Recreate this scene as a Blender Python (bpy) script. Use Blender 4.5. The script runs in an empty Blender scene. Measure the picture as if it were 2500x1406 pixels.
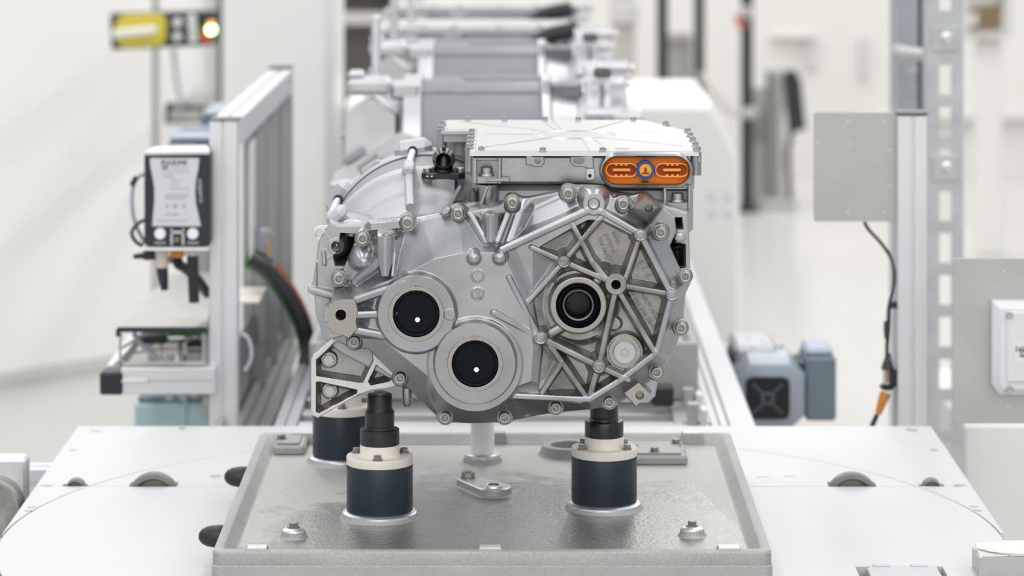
import bpy, bmesh, math, random
import numpy as np
from mathutils import Vector, Matrix
random.seed(7)
PI = math.pi
SC = bpy.context.scene
COL = SC.collection
H = 1.82            # lens height
F = 7500.0          # focal length in photo pixels

# ------------------------------------------------------------------ camera
cam_d = bpy.data.cameras.new('camera')
cam = bpy.data.objects.new('camera', cam_d)
COL.objects.link(cam)
cam.location = (0, 0, H)
cam.rotation_euler = (PI / 2, 0, 0)
cam_d.sensor_width = 36.0
cam_d.lens = F / 2500 * 36.0
cam_d.shift_y = -(703 + 460) / 2500.0
cam_d.clip_start = 0.1
cam_d.clip_end = 80
cam_d.dof.use_dof = True
cam_d.dof.focus_distance = 3.715
cam_d.dof.aperture_fstop = 5.0
SC.camera = cam

# ------------------------------------------------------------------ light
w = bpy.data.worlds.new('hall_ambience')
SC.world = w
w.use_nodes = True
w.node_tree.nodes['Background'].inputs[0].default_value = (0.93, 0.965, 1.0, 1)
w.node_tree.nodes['Background'].inputs[1].default_value = 0.64
def area(name, loc, rot, sx, sy, power, color=(1, 0.985, 0.96)):
    d = bpy.data.lights.new(name, 'AREA')
    d.shape = 'RECTANGLE'; d.size = sx; d.size_y = sy; d.energy = power; d.color = color
    o = bpy.data.objects.new(name, d); COL.objects.link(o)
    o.location = loc; o.rotation_euler = rot
    return o
for i, (x, pw) in enumerate(((-3.6, 150), (-1.2, 165), (1.2, 150), (3.6, 150))):
    for j, y in enumerate((0.5, 5.0, 9.5, 14.0, -3.6, -7.6)):  # rows behind the camera are fill, added to brighten front faces
        area('hall_and_fill_strip', (x, y, 4.6), (0, 0, 0), 0.5, 3.2, pw * (0.165, 0.17, 0.29, 0.37, 0.30, 0.66)[j])
SC.view_settings.view_transform = 'Standard'
SC.view_settings.look = 'None'
SC.view_settings.exposure = 0.13
SC.view_settings.gamma = 1.0
SC.view_settings.use_curve_mapping = False
SC.cycles.max_bounces = 8
SC.cycles.glossy_bounces = 5
SC.cycles.use_denoising = True
SC.cycles.sample_clamp_indirect = 4.0

# ------------------------------------------------------------------ materials
MATS = {}
def mat(name, col, metal=0.0, rough=0.5, bump=0.0, bscale=400.0, var=0.0, vscale=30.0, coat=0.0, emit=None, estr=1.0,
        rvar=0.0, stretch=None, spec=0.5, trans=0.0, ior=1.45, speck=0.0, sscale=600.0):
    m = bpy.data.materials.new(name); m.use_nodes = True
    nt = m.node_tree; b = nt.nodes['Principled BSDF']
    c = (col[0], col[1], col[2], 1)
    b.inputs['Base Color'].default_value = c
    b.inputs['Metallic'].default_value = metal
    b.inputs['Roughness'].default_value = rough
    b.inputs['Specular IOR Level'].default_value = spec
    if coat: b.inputs['Coat Weight'].default_value = coat; b.inputs['Coat Roughness'].default_value = 0.08
    if trans: b.inputs['Transmission Weight'].default_value = trans; b.inputs['IOR'].default_value = ior
    if emit: b.inputs['Emission Color'].default_value = (*emit, 1); b.inputs['Emission Strength'].default_value = estr
    tc = None
    def coords():
        nonlocal tc
        if tc is None:
            g = nt.nodes.new('ShaderNodeNewGeometry'); tc = g.outputs['Position']
            if stretch:
                mp = nt.nodes.new('ShaderNodeMapping'); mp.inputs['Scale'].default_value = stretch
                nt.links.new(tc, mp.inputs['Vector']); tc = mp.outputs['Vector']
        return tc
    def noise(scale, detail=3.0):
        n = nt.nodes.new('ShaderNodeTexNoise'); n.inputs['Scale'].default_value = scale; n.inputs['Detail'].default_value = detail
        nt.links.new(coords(), n.inputs['Vector']); return n.outputs['Fac']
    def ramp(src, lo, hi, a=0.3, bb=0.7):
        r = nt.nodes.new('ShaderNodeMapRange'); r.inputs['From Min'].default_value = a; r.inputs['From Max'].default_value = bb
        r.inputs['To Min'].default_value = lo; r.inputs['To Max'].default_value = hi
        nt.links.new(src, r.inputs['Value']); return r.outputs['Result']
    if var or speck:
        mx = nt.nodes.new('ShaderNodeVectorMath'); mx.operation = 'SCALE'
        mx.inputs[0].default_value = col[:3]
        f = None
        if var: f = ramp(noise(vscale), 1 - var, 1 + var)
        if speck:
            s = ramp(noise(sscale, 2), 1 - speck, 1 + speck)
            if f is None: f = s
            else:
                mu = nt.nodes.new('ShaderNodeMath'); mu.operation = 'MULTIPLY'
                nt.links.new(f, mu.inputs[0]); nt.links.new(s, mu.inputs[1]); f = mu.outputs[0]
        nt.links.new(f, mx.inputs['Scale']); nt.links.new(mx.outputs[0], b.inputs['Base Color'])
    if rvar:
        nt.links.new(ramp(noise(vscale * 1.7), max(0.02, rough - rvar), rough + rvar), b.inputs['Roughness'])
    if bump:
        bn = nt.nodes.new('ShaderNodeBump'); bn.inputs['Strength'].default_value = bump; bn.inputs['Distance'].default_value = 0.0006
        nt.links.new(noise(bscale, 4), bn.inputs['Height']); nt.links.new(bn.outputs[0], b.inputs['Normal'])
    MATS[name] = m
    return m
M = MATS
mat('cast_aluminium', (0.375, 0.38, 0.395), 0.92, 0.31, bump=0.16, bscale=900, var=0.17, vscale=14, rvar=0.08)
mat('shaded_letter', (0.25, 0.245, 0.23), 0.85, 0.4)  # darker than the casting: shading of the raised letters put into the colour
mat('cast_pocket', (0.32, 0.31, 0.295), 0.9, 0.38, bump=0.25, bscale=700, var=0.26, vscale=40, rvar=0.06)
mat('machined_aluminium', (0.37, 0.355, 0.33), 0.95, 0.24, bump=0.03, bscale=500, stretch=(1, 1, 7), var=0.05, vscale=60)
mat('milled_bright', (0.66, 0.66, 0.66), 0.5, 0.36, bump=0.12, bscale=260, stretch=(6, 1, 1), var=0.05, vscale=120)
mat('bell_cast', (0.50, 0.505, 0.525), 0.75, 0.52, bump=0.3, bscale=900, var=0.05, vscale=30)
mat('rough_cast', (0.44, 0.445, 0.46), 0.8, 0.5, bump=0.35, bscale=900, var=0.08, vscale=30)
mat('dark_cavity', (0.055, 0.06, 0.065), 0.3, 0.6, bump=0.2)
mat('lid_screw_steel', (0.36, 0.365, 0.37), 0.8, 0.4)
mat('plug_steel', (0.50, 0.505, 0.52), 0.6, 0.45)
mat('alu_rail', (0.56, 0.56, 0.59), 0.4, 0.4)
mat('bolt_steel', (0.48, 0.49, 0.48), 0.85, 0.36, bump=0.1, bscale=600)
mat('bolt_recess', (0.24, 0.26, 0.25), 0.6, 0.5)
mat('bolt_seat', (0.27, 0.25, 0.21), 0.9, 0.25)
mat('steel_grey', (0.33, 0.31, 0.29), 0.9, 0.38, bump=0.1)
mat('pin_steel', (0.82, 0.80, 0.76), 1.0, 0.16)
mat('dark_steel', (0.16, 0.16, 0.155), 0.85, 0.35)
mat('black_plastic', (0.012, 0.013, 0.015), 0, 0.28)
mat('black_satin', (0.018, 0.021, 0.025), 0, 0.42)
mat('cap_rubber', (0.004, 0.006, 0.009), 0, 0.4, spec=0.10)
mat('bore_black', (0.003, 0.003, 0.004), 0, 0.4)
mat('navy_plastic', (0.020, 0.034, 0.046), 0, 0.36, var=0.12, vscale=20, bump=0.05, bscale=300, spec=0.3)
mat('cream_plastic', (0.88, 0.82, 0.735), 0, 0.42, var=0.05, vscale=60, bump=0.05)
mat('white_pom', (0.93, 0.93, 0.94), 0, 0.35)
mat('white_deck', (0.625, 0.63, 0.64), 0, 0.42, var=0.012, vscale=8, bump=0.05, bscale=260)
mat('wall_grey', (0.70, 0.69, 0.67), 0, 0.7)
mat('white_paint', (0.91, 0.90, 0.885), 0, 0.4, var=0.01, vscale=2)
mat('cabinet_white', (0.88, 0.87, 0.85), 0, 0.35)
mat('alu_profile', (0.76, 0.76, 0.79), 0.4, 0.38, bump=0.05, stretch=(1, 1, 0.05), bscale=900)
mat('alu_profile_shade', (0.42, 0.43, 0.44), 0.7, 0.42)  # shade on the rear posts put into a darker copy of the profile colour
mat('lid_bead', (0.60, 0.605, 0.62), 0.9, 0.3)
mat('lid_sheet', (0.70, 0.71, 0.735), 0.95, 0.27, bump=0.03, bscale=700)
mat('lid_edge', (0.70, 0.71, 0.73), 0.9, 0.33)
mat('stainless', (0.50, 0.49, 0.475), 0.55, 0.42, bump=0.06, bscale=900, var=0.05, vscale=14)
mat('stainless_light', (0.74, 0.72, 0.70), 0.85, 0.36, bump=0.05, var=0.04, vscale=25)
mat('galvanised', (0.54, 0.555, 0.57), 0.4, 0.45, var=0.08, vscale=25)
mat('galvanised_blue', (0.46, 0.50, 0.55), 0.5, 0.45, var=0.06, vscale=10)
mat('orange_plastic', (0.78, 0.235, 0.012), 0, 0.40)
mat('orange_light', (0.93, 0.36, 0.04), 0, 0.42)
mat('orange_shade', (0.30, 0.055, 0.006), 0, 0.6)
mat('blue_seal', (0.004, 0.075, 0.33), 0, 0.35)
mat('teal_paint', (0.42, 0.58, 0.60), 0, 0.4)
mat('slate_paint', (0.13, 0.20, 0.27), 0, 0.45)
mat('slate_paint_light', (0.42, 0.46, 0.55), 0, 0.45)
mat('motor_grey', (0.33, 0.38, 0.43), 0.1, 0.38)
mat('motor_dark', (0.17, 0.22, 0.26), 0.1, 0.42)
mat('gearhead_alu', (0.50, 0.51, 0.54), 0.6, 0.5, bump=0.8, bscale=120, speck=0.2, sscale=90)
mat('panel_black', (0.016, 0.022, 0.026), 0, 0.45)
mat('switch_yellow', (0.66, 0.55, 0.055), 0, 0.4)
mat('switch_white', (0.85, 0.83, 0.78), 0, 0.4)
mat('indicator_green', (0.3, 1.0, 0.4), 0, 0.4, emit=(0.35, 1.0, 0.35), estr=9.0)
mat('indicator_amber', (0.9, 0.35, 0.1), 0, 0.4, emit=(1.0, 0.35, 0.1), estr=1.2)
mat('red_plastic', (0.55, 0.06, 0.04), 0, 0.45)
mat('label_grey', (0.66, 0.665, 0.70), 0, 0.5)
mat('print_dark', (0.05, 0.055, 0.06), 0, 0.6)
mat('print_mid', (0.40, 0.41, 0.44), 0, 0.6)
mat('print_faint', (0.52, 0.525, 0.56), 0, 0.6)
mat('print_white', (0.62, 0.64, 0.68), 0, 0.6)
mat('led_olive', (0.25, 0.21, 0.05), 0, 0.4)
mat('cable_dark', (0.035, 0.05, 0.06), 0, 0.42)
mat('cable_grey', (0.44, 0.46, 0.53), 0, 0.45)
mat('cable_green', (0.03, 0.17, 0.02), 0, 0.45)
mat('cable_orange', (0.42, 0.10, 0.045), 0, 0.45)
mat('connector_orange', (0.66, 0.27, 0.05), 0, 0.4)
mat('connector_cream', (0.70, 0.63, 0.55), 0, 0.45)
mat('clear_plastic', (0.9, 0.9, 0.88), 0, 0.08, trans=0.85)
mat('far_wall_paint', (0.78, 0.76, 0.725), 0, 0.7, var=0.02, vscale=0.6)
mat('far_trim', (0.62, 0.61, 0.59), 0, 0.6)
mat('cabinet_grey', (0.30, 0.29, 0.26), 0, 0.6)
mat('shelf_grey', (0.55, 0.53, 0.50), 0, 0.6)
mat('frame_black', (0.02, 0.026, 0.029), 0.1, 0.45)
mat('post_grey', (0.50, 0.49, 0.47), 0.3, 0.5)
mat('brown_card', (0.22, 0.15, 0.08), 0, 0.6)
mat('junction_grey', (0.76, 0.76, 0.79), 0, 0.42)
mat('stator_grey', (0.29, 0.29, 0.315), 0.5, 0.5, bump=0.4, bscale=160, stretch=(1, 6, 6))
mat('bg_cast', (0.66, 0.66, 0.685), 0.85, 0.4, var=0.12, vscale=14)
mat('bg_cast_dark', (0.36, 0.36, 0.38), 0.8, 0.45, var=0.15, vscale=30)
mat('bg_machined', (0.86, 0.80, 0.72), 0.95, 0.28)
mat('grey_gap', (0.33, 0.33, 0.31), 0, 0.6)
mat('wheel_grey', (0.24, 0.225, 0.21), 0.3, 0.5, bump=0.1)
mat('pulley_grey', (0.34, 0.335, 0.32), 0.4, 0.5, speck=0.2, sscale=60)
mat('mark_white', (0.9, 0.9, 0.92), 0, 0.4)
mat('gold_bush', (0.80, 0.58, 0.22), 0.9, 0.3)
mat('hinge_grey', (0.55, 0.55, 0.575), 0.1, 0.45)
mat('red_sticker', (0.72, 0.47, 0.45), 0, 0.5)
mat('label_white', (0.8, 0.8, 0.82), 0, 0.5)
mat('tray_cast', (0.41, 0.405, 0.395), 0.4, 0.5, bump=0.8, bscale=800, speck=0.34, sscale=1100, var=0.07, vscale=18)
mat('tray_band', (0.37, 0.37, 0.355), 0.4, 0.48, bump=0.25, bscale=500, speck=0.1, sscale=300, var=0.08, vscale=12)

def floor_material():
    m = bpy.data.materials.new('hall_floor_resin'); m.use_nodes = True; MATS['hall_floor_resin'] = m
    nt = m.node_tree; b = nt.nodes['Principled BSDF']
    b.inputs['Base Color'].default_value = (0.56, 0.548, 0.525, 1)
    b.inputs['Roughness'].default_value = 0.22
    b.inputs['Specular IOR Level'].default_value = 0.6
floor_material()

def wet_material():
    """tray floor: rough cast metal, with an oily wet film over the front and middle of it"""
    m = bpy.data.materials.new('tray_wet_floor'); m.use_nodes = True; MATS['tray_wet_floor'] = m
    nt = m.node_tree; N = nt.nodes; L = nt.links; b = N['Principled BSDF']
    geo = N.new('ShaderNodeNewGeometry'); sep = N.new('ShaderNodeSeparateXYZ'); L.new(geo.outputs['Position'], sep.inputs[0])
    def math_(op, a, bb=None, c=None):
        n = N.new('ShaderNodeMath'); n.operation = op
        for i, v in enumerate((a, bb, c)):
            if v is None: continue
            if isinstance(v, (int, float)): n.inputs[i].default_value = v
            else: L.new(v, n.inputs[i])
        return n.outputs[0]
    def noise(s, d=3, off=None):
        n = N.new('ShaderNodeTexNoise'); n.inputs['Scale'].default_value = s; n.inputs['Detail'].default_value = d
        L.new(geo.outputs['Position'], n.inputs['Vector']); return n.outputs['Fac']
    X, Y = sep.outputs[0], sep.outputs[1]
    n1 = noise(14, 5)
    v = math_('MULTIPLY', math_('SUBTRACT', 4.02, Y), 4.5)
    lim = math_('ADD', math_('MULTIPLY', math_('SUBTRACT', 4.02, Y), 0.16), 0.226)
    n2 = noise(60, 3)
    v = math_('SUBTRACT', v, math_('MULTIPLY', math_('MAXIMUM', math_('SUBTRACT', X, math_('ADD', lim, math_('MULTIPLY', n2, 0.006))), 0.0), 260.0))
    v = math_('SUBTRACT', v, math_('MULTIPLY', math_('MAXIMUM', math_('SUBTRACT', -0.17, X), 0.0), 9.0))
    v = math_('ADD', v, math_('MULTIPLY', math_('SUBTRACT', n1, 0.5), 2.6))
    v = math_('MULTIPLY', v, 2.2)
    cl = N.new('ShaderNodeClamp'); L.new(v, cl.inputs[0]); wet = cl.outputs[0]
    sp = noise(1100, 2)
    spk = N.new('ShaderNodeMapRange'); spk.inputs['From Min'].default_value = .3; spk.inputs['From Max'].default_value = .7
    spk.inputs['To Min'].default_value = 0.72; spk.inputs['To Max'].default_value = 1.28; L.new(sp, spk.inputs[0])
    mix = N.new('ShaderNodeMix'); mix.data_type = 'RGBA'; L.new(wet, mix.inputs[0])
    mix.inputs[6].default_value = (0.50, 0.49, 0.47, 1); mix.inputs[7].default_value = (0.17, 0.175, 0.15, 1)
    sc = N.new('ShaderNodeVectorMath'); sc.operation = 'SCALE'; L.new(mix.outputs[2], sc.inputs[0]); L.new(spk.outputs[0], sc.inputs['Scale'])
    L.new(sc.outputs[0], b.inputs['Base Color'])
    b.inputs['Metallic'].default_value = 0.35
    L.new(math_('SUBTRACT', 0.5, math_('MULTIPLY', wet, 0.33)), b.inputs['Roughness'])
    L.new(math_('MULTIPLY', wet, 1.0), b.inputs['Coat Weight']); b.inputs['Coat Roughness'].default_value = 0.06
    bp = N.new('ShaderNodeBump'); bp.inputs['Distance'].default_value = 0.0008; bp.inputs['Strength'].default_value = 0.8
    L.new(noise(620, 3), bp.inputs['Height']); L.new(bp.outputs[0], b.inputs['Normal'])
    bp2 = N.new('ShaderNodeBump'); bp2.inputs['Distance'].default_value = 0.0013; bp2.inputs['Strength'].default_value = 0.8
    L.new(noise(240, 5), bp2.inputs['Height']); L.new(bp2.outputs[0], b.inputs['Coat Normal'])
wet_material()

# ------------------------------------------------------------------ geometry helpers
ORG = {}
def P(px, py, Y):
    """the point at depth Y that the photo shows at (px, py)"""
    return Vector(((px - 1250) * Y / F, Y, H - (py + 460) * Y / F))
def frame_of(axis):
    a = Vector(axis).normalized()
    t = Vector((0, 0, 1)) if abs(a.z) < 0.9 else Vector((1, 0, 0))
    u = t.cross(a).normalized(); v = a.cross(u).normalized()
    return u, v, a
def off_poly(p, d):
    n = len(p); A = sum(p[i][0] * p[(i + 1) % n][1] - p[(i + 1) % n][0] * p[i][1] for i in range(n)); s = 1 if A > 0 else -1
    out = []
    for i in range(n):
        a = Vector(p[i - 1][:2]); b = Vector(p[i][:2]); c = Vector(p[(i + 1) % n][:2])
        e1 = (b - a).normalized(); e2 = (c - b).normalized()
        n1 = Vector((-e1.y, e1.x)) * s; n2 = Vector((-e2.y, e2.x)) * s
        k = n1 + n2; den = 1 + n1.dot(n2)
        k = k / max(den, 0.35)
        q = b + k * d; out.append((q.x, q.y))
    return out
def rrect(x0, y0, x1, y1, r, n=4):
    out = []
    for cx, cy, a0 in ((x1 - r, y1 - r, 0), (x0 + r, y1 - r, 90), (x0 + r, y0 + r, 180), (x1 - r, y0 + r, 270)):
        for k in range(n + 1):
            a = math.radians(a0 + 90 * k / n); out.append((cx + r * math.cos(a), cy + r * math.sin(a)))
    return out
def circle(cx, cy, r, n=24, a0=0.0):
    return [(cx + r * math.cos(a0 + 2 * PI * k / n), cy + r * math.sin(a0 + 2 * PI * k / n)) for k in range(n)]
def stadium(cx, cy, hx, r, n=10):
    out = []
    for k in range(n + 1):
        a = -PI / 2 + PI * k / n; out.append((cx + hx + r * math.cos(a), cy + r * math.sin(a)))
    for k in range(n + 1):
        a = PI / 2 + PI * k / n; out.append((cx - hx + r * math.cos(a), cy + r * math.sin(a)))
    return out

class MB:
    def __init__(s): s.v = []; s.f = []; s.m = []
    def add(s, vs, fs, mi=0):
        o = len(s.v); s.v += [tuple(x) for x in vs]; s.f += [tuple(i + o for i in f) for f in fs]; s.m += [mi] * len(fs); return s
    def box(s, c, size, R=None, bev=0.0, mi=0):
        hx, hy, hz = size[0] / 2, size[1] / 2, size[2] / 2; c = Vector(c)
        b = min(bev, hx * .9, hy * .9, hz * .9)
        if b <= 0:
            vs = [Vector((x * hx, y * hy, z * hz)) for x in (-1, 1) for y in (-1, 1) for z in (-1, 1)]
            fs = [(0, 1, 3, 2), (4, 6, 7, 5), (0, 4, 5, 1), (2, 3, 7, 6), (0, 2, 6, 4), (1, 5, 7, 3)]
        else:
            vs = []; idx = {}
            for x in (-1, 1):
                for y in (-1, 1):
                    for z in (-1, 1):
                        for k in range(3):
                            q = [x * (hx - b), y * (hy - b), z * (hz - b)]; q[k] += (x, y, z)[k] * b
                            idx[(x, y, z, k)] = len(vs); vs.append(Vector(q))
            fs = []
            for k in range(3):
                o = [i for i in range(3) if i != k]
                for sg in (-1, 1):
                    loop = []
                    for (a, bb) in ((-1, -1), (1, -1), (1, 1), (-1, 1)):
                        q = [0, 0, 0]; q[k] = sg; q[o[0]] = a; q[o[1]] = bb; loop.append(idx[(*q, k)])
                    fs.append(tuple(loop))
                for a in (-1, 1):
                    for bb in (-1, 1):
                        q0 = [0, 0, 0]; q0[k] = -1; q0[o[0]] = a; q0[o[1]] = bb; q1 = list(q0); q1[k] = 1
                        fs.append((idx[(*q0, o[0])], idx[(*q1, o[0])], idx[(*q1, o[1])], idx[(*q0, o[1])]))
            for x in (-1, 1):
                for y in (-1, 1):
                    for z in (-1, 1): fs.append(tuple(idx[(x, y, z, k)] for k in range(3)))
        if R is not None: vs = [R @ v for v in vs]
        return s.add([v + c for v in vs], fs, mi)
    def lathe(s, prof, origin, axis, n=32, mi=0, a0=0.0, arc=2 * PI, mis=None):
        """prof: (radius, distance along the axis); radius 0 closes the end"""
        u, v, a = frame_of(axis); O = Vector(origin); full = abs(arc - 2 * PI) < 1e-6; cols = n if full else n + 1
        rows = []; vs = []
        for (r, t) in prof:
            if r <= 1e-7: rows.append([len(vs)] * cols); vs.append(O + a * t)
            else:
                rows.append(list(range(len(vs), len(vs) + cols)))
                for k in range(cols):
                    an = a0 + arc * k / n; vs.append(O + a * t + (u * math.cos(an) + v * math.sin(an)) * r)
        for i in range(len(rows) - 1):
            fs = []
            for k in range(n):
                k2 = (k + 1) % cols
                q = [rows[i][k], rows[i][k2], rows[i + 1][k2], rows[i + 1][k]]
                d = []
                for x in q:
                    if x not in d: d.append(x)
                if len(d) >= 3: fs.append(tuple(d))
            o = len(s.v) if i == 0 else o
            if i == 0: s.v += [tuple(x) for x in vs]
            s.f += [tuple(x + o for x in f) for f in fs]; s.m += [(mis[i] if mis else mi)] * len(fs)
        return s
    def cyl(s, p0, p1, r, n=20, mi=0, r1=None, ch=0.0):
        p0 = Vector(p0); p1 = Vector(p1); L = (p1 - p0).length; r1 = r if r1 is None else r1
        prof = [(0, 0), (r - ch, 0), (r, ch), (r1, L - ch), (r1 - ch, L), (0, L)] if ch else [(0, 0), (r, 0), (r1, L), (0, L)]
        return s.lathe(prof, p0, p1 - p0, n, mi)
    def prism(s, poly, O, U, V, d, ch=0.0, mi=0, side_mi=None, back=True):
        """poly in the (U, V) plane at O, pushed d along U x V; ch chamfers the far end"""
        U = Vector(U); V = Vector(V); Nn = U.cross(V).normalized(); O = Vector(O); n = len(poly); sm = mi if side_mi is None else side_mi
        w_ = lambda p, t: O + U * p[0] + V * p[1] + Nn * t
        loops = [[w_(p, 0) for p in poly]]
        if ch > 0: loops += [[w_(p, d - ch) for p in poly], [w_(p, d) for p in off_poly(poly, ch)]]
        else: loops += [[w_(p, d) for p in poly]]
        return s.loft(loops, back, True, sm, mi)
    def loft(s, loops, cap0=True, cap1=True, mi=0, cap_mi=None, closed=True, mis=None):
        n = len(loops[0]); vs = [q for l in loops for q in l]; cm = mi if cap_mi is None else cap_mi
        o = len(s.v); s.v += [tuple(x) for x in vs]
        for i in range(len(loops) - 1):
            for k in range(n if closed else n - 1):
                k2 = (k + 1) % n
                s.f.append((o + i * n + k, o + i * n + k2, o + (i + 1) * n + k2, o + (i + 1) * n + k)); s.m.append(mis[i] if mis else mi)
        if cap0: s.f.append(tuple(o + k for k in reversed(range(n)))); s.m.append(cm)
        if cap1: s.f.append(tuple(o + (len(loops) - 1) * n + k for k in range(n))); s.m.append(cm)
        return s
    def tube(s, pts, r, n=10, mi=0, smooth=4):
        pts = [Vector(p) for p in pts]
        if smooth and len(pts) > 2:
            q = []
            for i in range(len(pts) - 1):
                p0 = pts[max(i - 1, 0)]; p1 = pts[i]; p2 = pts[i + 1]; p3 = pts[min(i + 2, len(pts) - 1)]
                for k in range(smooth):
                    t = k / smooth
                    q.append(0.5 * ((2 * p1) + (p2 - p0) * t + (2 * p0 - 5 * p1 + 4 * p2 - p3) * t * t + (3 * p1 - p0 - 3 * p2 + p3) * t ** 3))
            q.append(pts[-1]); pts = q
        u = None; loops = []
        for i, p in enumerate(pts):
            t = (pts[min(i + 1, len(pts) - 1)] - pts[max(i - 1, 0)]).normalized()
            if u is None: u = frame_of(t)[0]
            u = (u - t * u.dot(t)).normalized(); v = t.cross(u)
            rr = r[i * (len(r) - 1) // max(len(pts) - 1, 1)] if isinstance(r, (list, tuple)) else r
            loops.append([p + (u * math.cos(2 * PI * k / n) + v * math.sin(2 * PI * k / n)) * rr for k in range(n)])
        return s.loft(loops, True, True, mi)
    def mesh(s, name, mats, origin=(0, 0, 0), ang=32):
        me = bpy.data.meshes.new(name)
        ox, oy, oz = origin
        me.from_pydata([(x - ox, y - oy, z - oz) for x, y, z in s.v], [], s.f)
        for m in (mats if isinstance(mats, (list, tuple)) else [mats]): me.materials.append(MATS[m])
        if any(s.m): me.polygons.foreach_set('material_index', s.m)
        me.update(); fix_normals(me)
        me.polygons.foreach_set('use_smooth', [True] * len(me.polygons))
        me.set_sharp_from_angle(angle=math.radians(ang))
        return me
    def build(s, name, mats, parent=None, ang=32):
        """one mesh object; with a parent it becomes that thing's part"""
        org = ORG[parent.name] if parent is not None else (0, 0, 0)
        o = bpy.data.objects.new(name, s.mesh(name, mats, org, ang)); COL.objects.link(o)
        if parent is not None: o.parent = parent
        ORG[o.name] = org
        return o
def fix_normals(me):
    bm = bmesh.new(); bm.from_mesh(me); bmesh.ops.recalc_face_normals(bm, faces=bm.faces); bm.to_mesh(me); bm.free()
def tag(o, label=None, cat=None, group=None, kind=None):
    if label: o['label'] = label
    if cat: o['category'] = cat
    if group: o['group'] = group
    if kind: o['kind'] = kind
    return o
def thing(name, label, cat, loc, group=None):
    o = bpy.data.objects.new(name, None); COL.objects.link(o); o.location = loc; o.empty_display_size = 0.05
    ORG[o.name] = tuple(loc)
    return tag(o, label, cat, group)
def put(mesh, name, parent, loc, rot=None, scale=1.0):
    """a part that shares its mesh with others like it; loc in the world"""
    o = bpy.data.objects.new(name, mesh); COL.objects.link(o); o.parent = parent
    org = ORG[parent.name]
    o.location = Vector(loc) - Vector(org)
    if rot is not None: o.rotation_euler = rot
    if scale != 1.0: o.scale = (scale,) * 3
    ORG[o.name] = tuple(loc)
    return o
def copy_tree(o, parent=None):
    c = o.copy(); COL.objects.link(c)
    ORG[c.name] = ORG.get(o.name, (0, 0, 0))
    if parent is not None: c.parent = parent
    for ch in list(o.children): copy_tree(ch, c)
    return c
def structure(name, mb, m):
    o = mb.build(name, m); o['kind'] = 'structure'; return o
TXT = {}
def text_mesh(s, size, m, ext=0.0004, bold=0.0):
    key = (s, size, m, ext, bold)
    if key in TXT: return TXT[key]
    c = bpy.data.curves.new('lettering', 'FONT'); c.body = s; c.size = size; c.extrude = ext; c.align_x = 'CENTER'; c.align_y = 'CENTER'
    c.offset = bold; c.resolution_u = 2
    o = bpy.data.objects.new('lettering_curve', c); COL.objects.link(o)
    dg = bpy.context.evaluated_depsgraph_get()
    me = bpy.data.meshes.new_from_object(o.evaluated_get(dg)); me.name = 'lettering'
    bpy.data.objects.remove(o); bpy.data.curves.remove(c)
    me.materials.clear(); me.materials.append(MATS[m])
    TXT[key] = me
    return me
def text(s, size, m, parent, loc, angle=0.0, name='lettering', ext=0.0004, width=None, bold=0.0, facing='front'):
    me = text_mesh(s, size, m, ext, bold)
    R = Matrix.Rotation(PI / 2, 4, 'X') @ Matrix.Rotation(math.radians(angle), 4, 'Z') if facing == 'front' else Matrix.Rotation(math.radians(angle), 4, 'Z')
    o = put(me, name, parent, loc, R.to_euler())
    if width:
        xs = [v.co.x for v in me.vertices]; k = width / (max(xs) - min(xs)); o.scale = (k, k, 1)
    return o
# ready-made fasteners, origin on the seat, axis +Z
def hexhead(r, h, washer=0.0):
    b = MB()
    if washer: b.lathe([(0, 0), (washer, 0), (washer, h * .22), (0, h * .22)], (0, 0, 0), (0, 0, 1), 20)
    b.loft([[Vector((x, y, h * .22)) for x, y in circle(0, 0, r, 6)], [Vector((x, y, h * .9)) for x, y in circle(0, 0, r, 6)], [Vector((x, y, h)) for x, y in circle(0, 0, r * .88, 6)]])
    return b
def star(ro, ri, n=12):
    return [((ro if k % 2 == 0 else ri) * math.cos(PI * k / n), (ro if k % 2 == 0 else ri) * math.sin(PI * k / n)) for k in range(2 * n)]
def socket_head(rw, rh, h, hw=0.0015, hexa=False, ro=None, seat=None):
    """flanged cap screw with a recessed drive"""
    b = MB(); ro = ro or rh * .70
    n = 24
    if seat: b.lathe([(0, 0), (seat, 0), (seat, 0.0004), (seat * .95, 0.0006), (rw, 0.0006)], (0, 0, 0), (0, 0, 1), n, mi=2)
    rim = circle(0, 0, rh - .0006, n)
    dr = [((ro if (k % 2 == 0) else ro * .86) * math.cos(2 * PI * k / n), (ro if (k % 2 == 0) else ro * .86) * math.sin(2 * PI * k / n)) for k in range(n)]
    if hexa:
        dr = []
        for k in range(n):
            a = 2 * PI * k / n; d = ro * math.cos(PI / 6) / math.cos(((a + PI / 6) % (PI / 3)) - PI / 6); dr.append((d * math.cos(a), d * math.sin(a)))
    lp = lambda c, z: [Vector((x, y, z)) for x, y in c]
    b.loft([lp(circle(0, 0, rw, n), 0), lp(circle(0, 0, rw, n), hw * .7), lp(circle(0, 0, rw - .0004, n), hw), lp(circle(0, 0, rh, n), hw + .0006),
            lp(circle(0, 0, rh, n), h - .0006), lp(rim, h), lp(dr, h - .0002), lp(dr, h - .0028)], False, True, 0, 1, mis=[0] * 6 + [1])
    return b
# ------------------------------------------------------------------ the hall
structure('floor', MB().box((0, 3.0, -0.05), (24, 34, 0.1)), 'hall_floor_resin')
wf = structure('wall_back', MB().box((0, 15.4, 3.0), (24, 0.2, 6.2)), 'far_wall_paint')
structure('wall_front_added', MB().box((0, -11.5, 2.2), (24, 0.2, 4.4)), 'wall_grey')  # unseen wall, added behind the camera for what the metal mirrors
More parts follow.
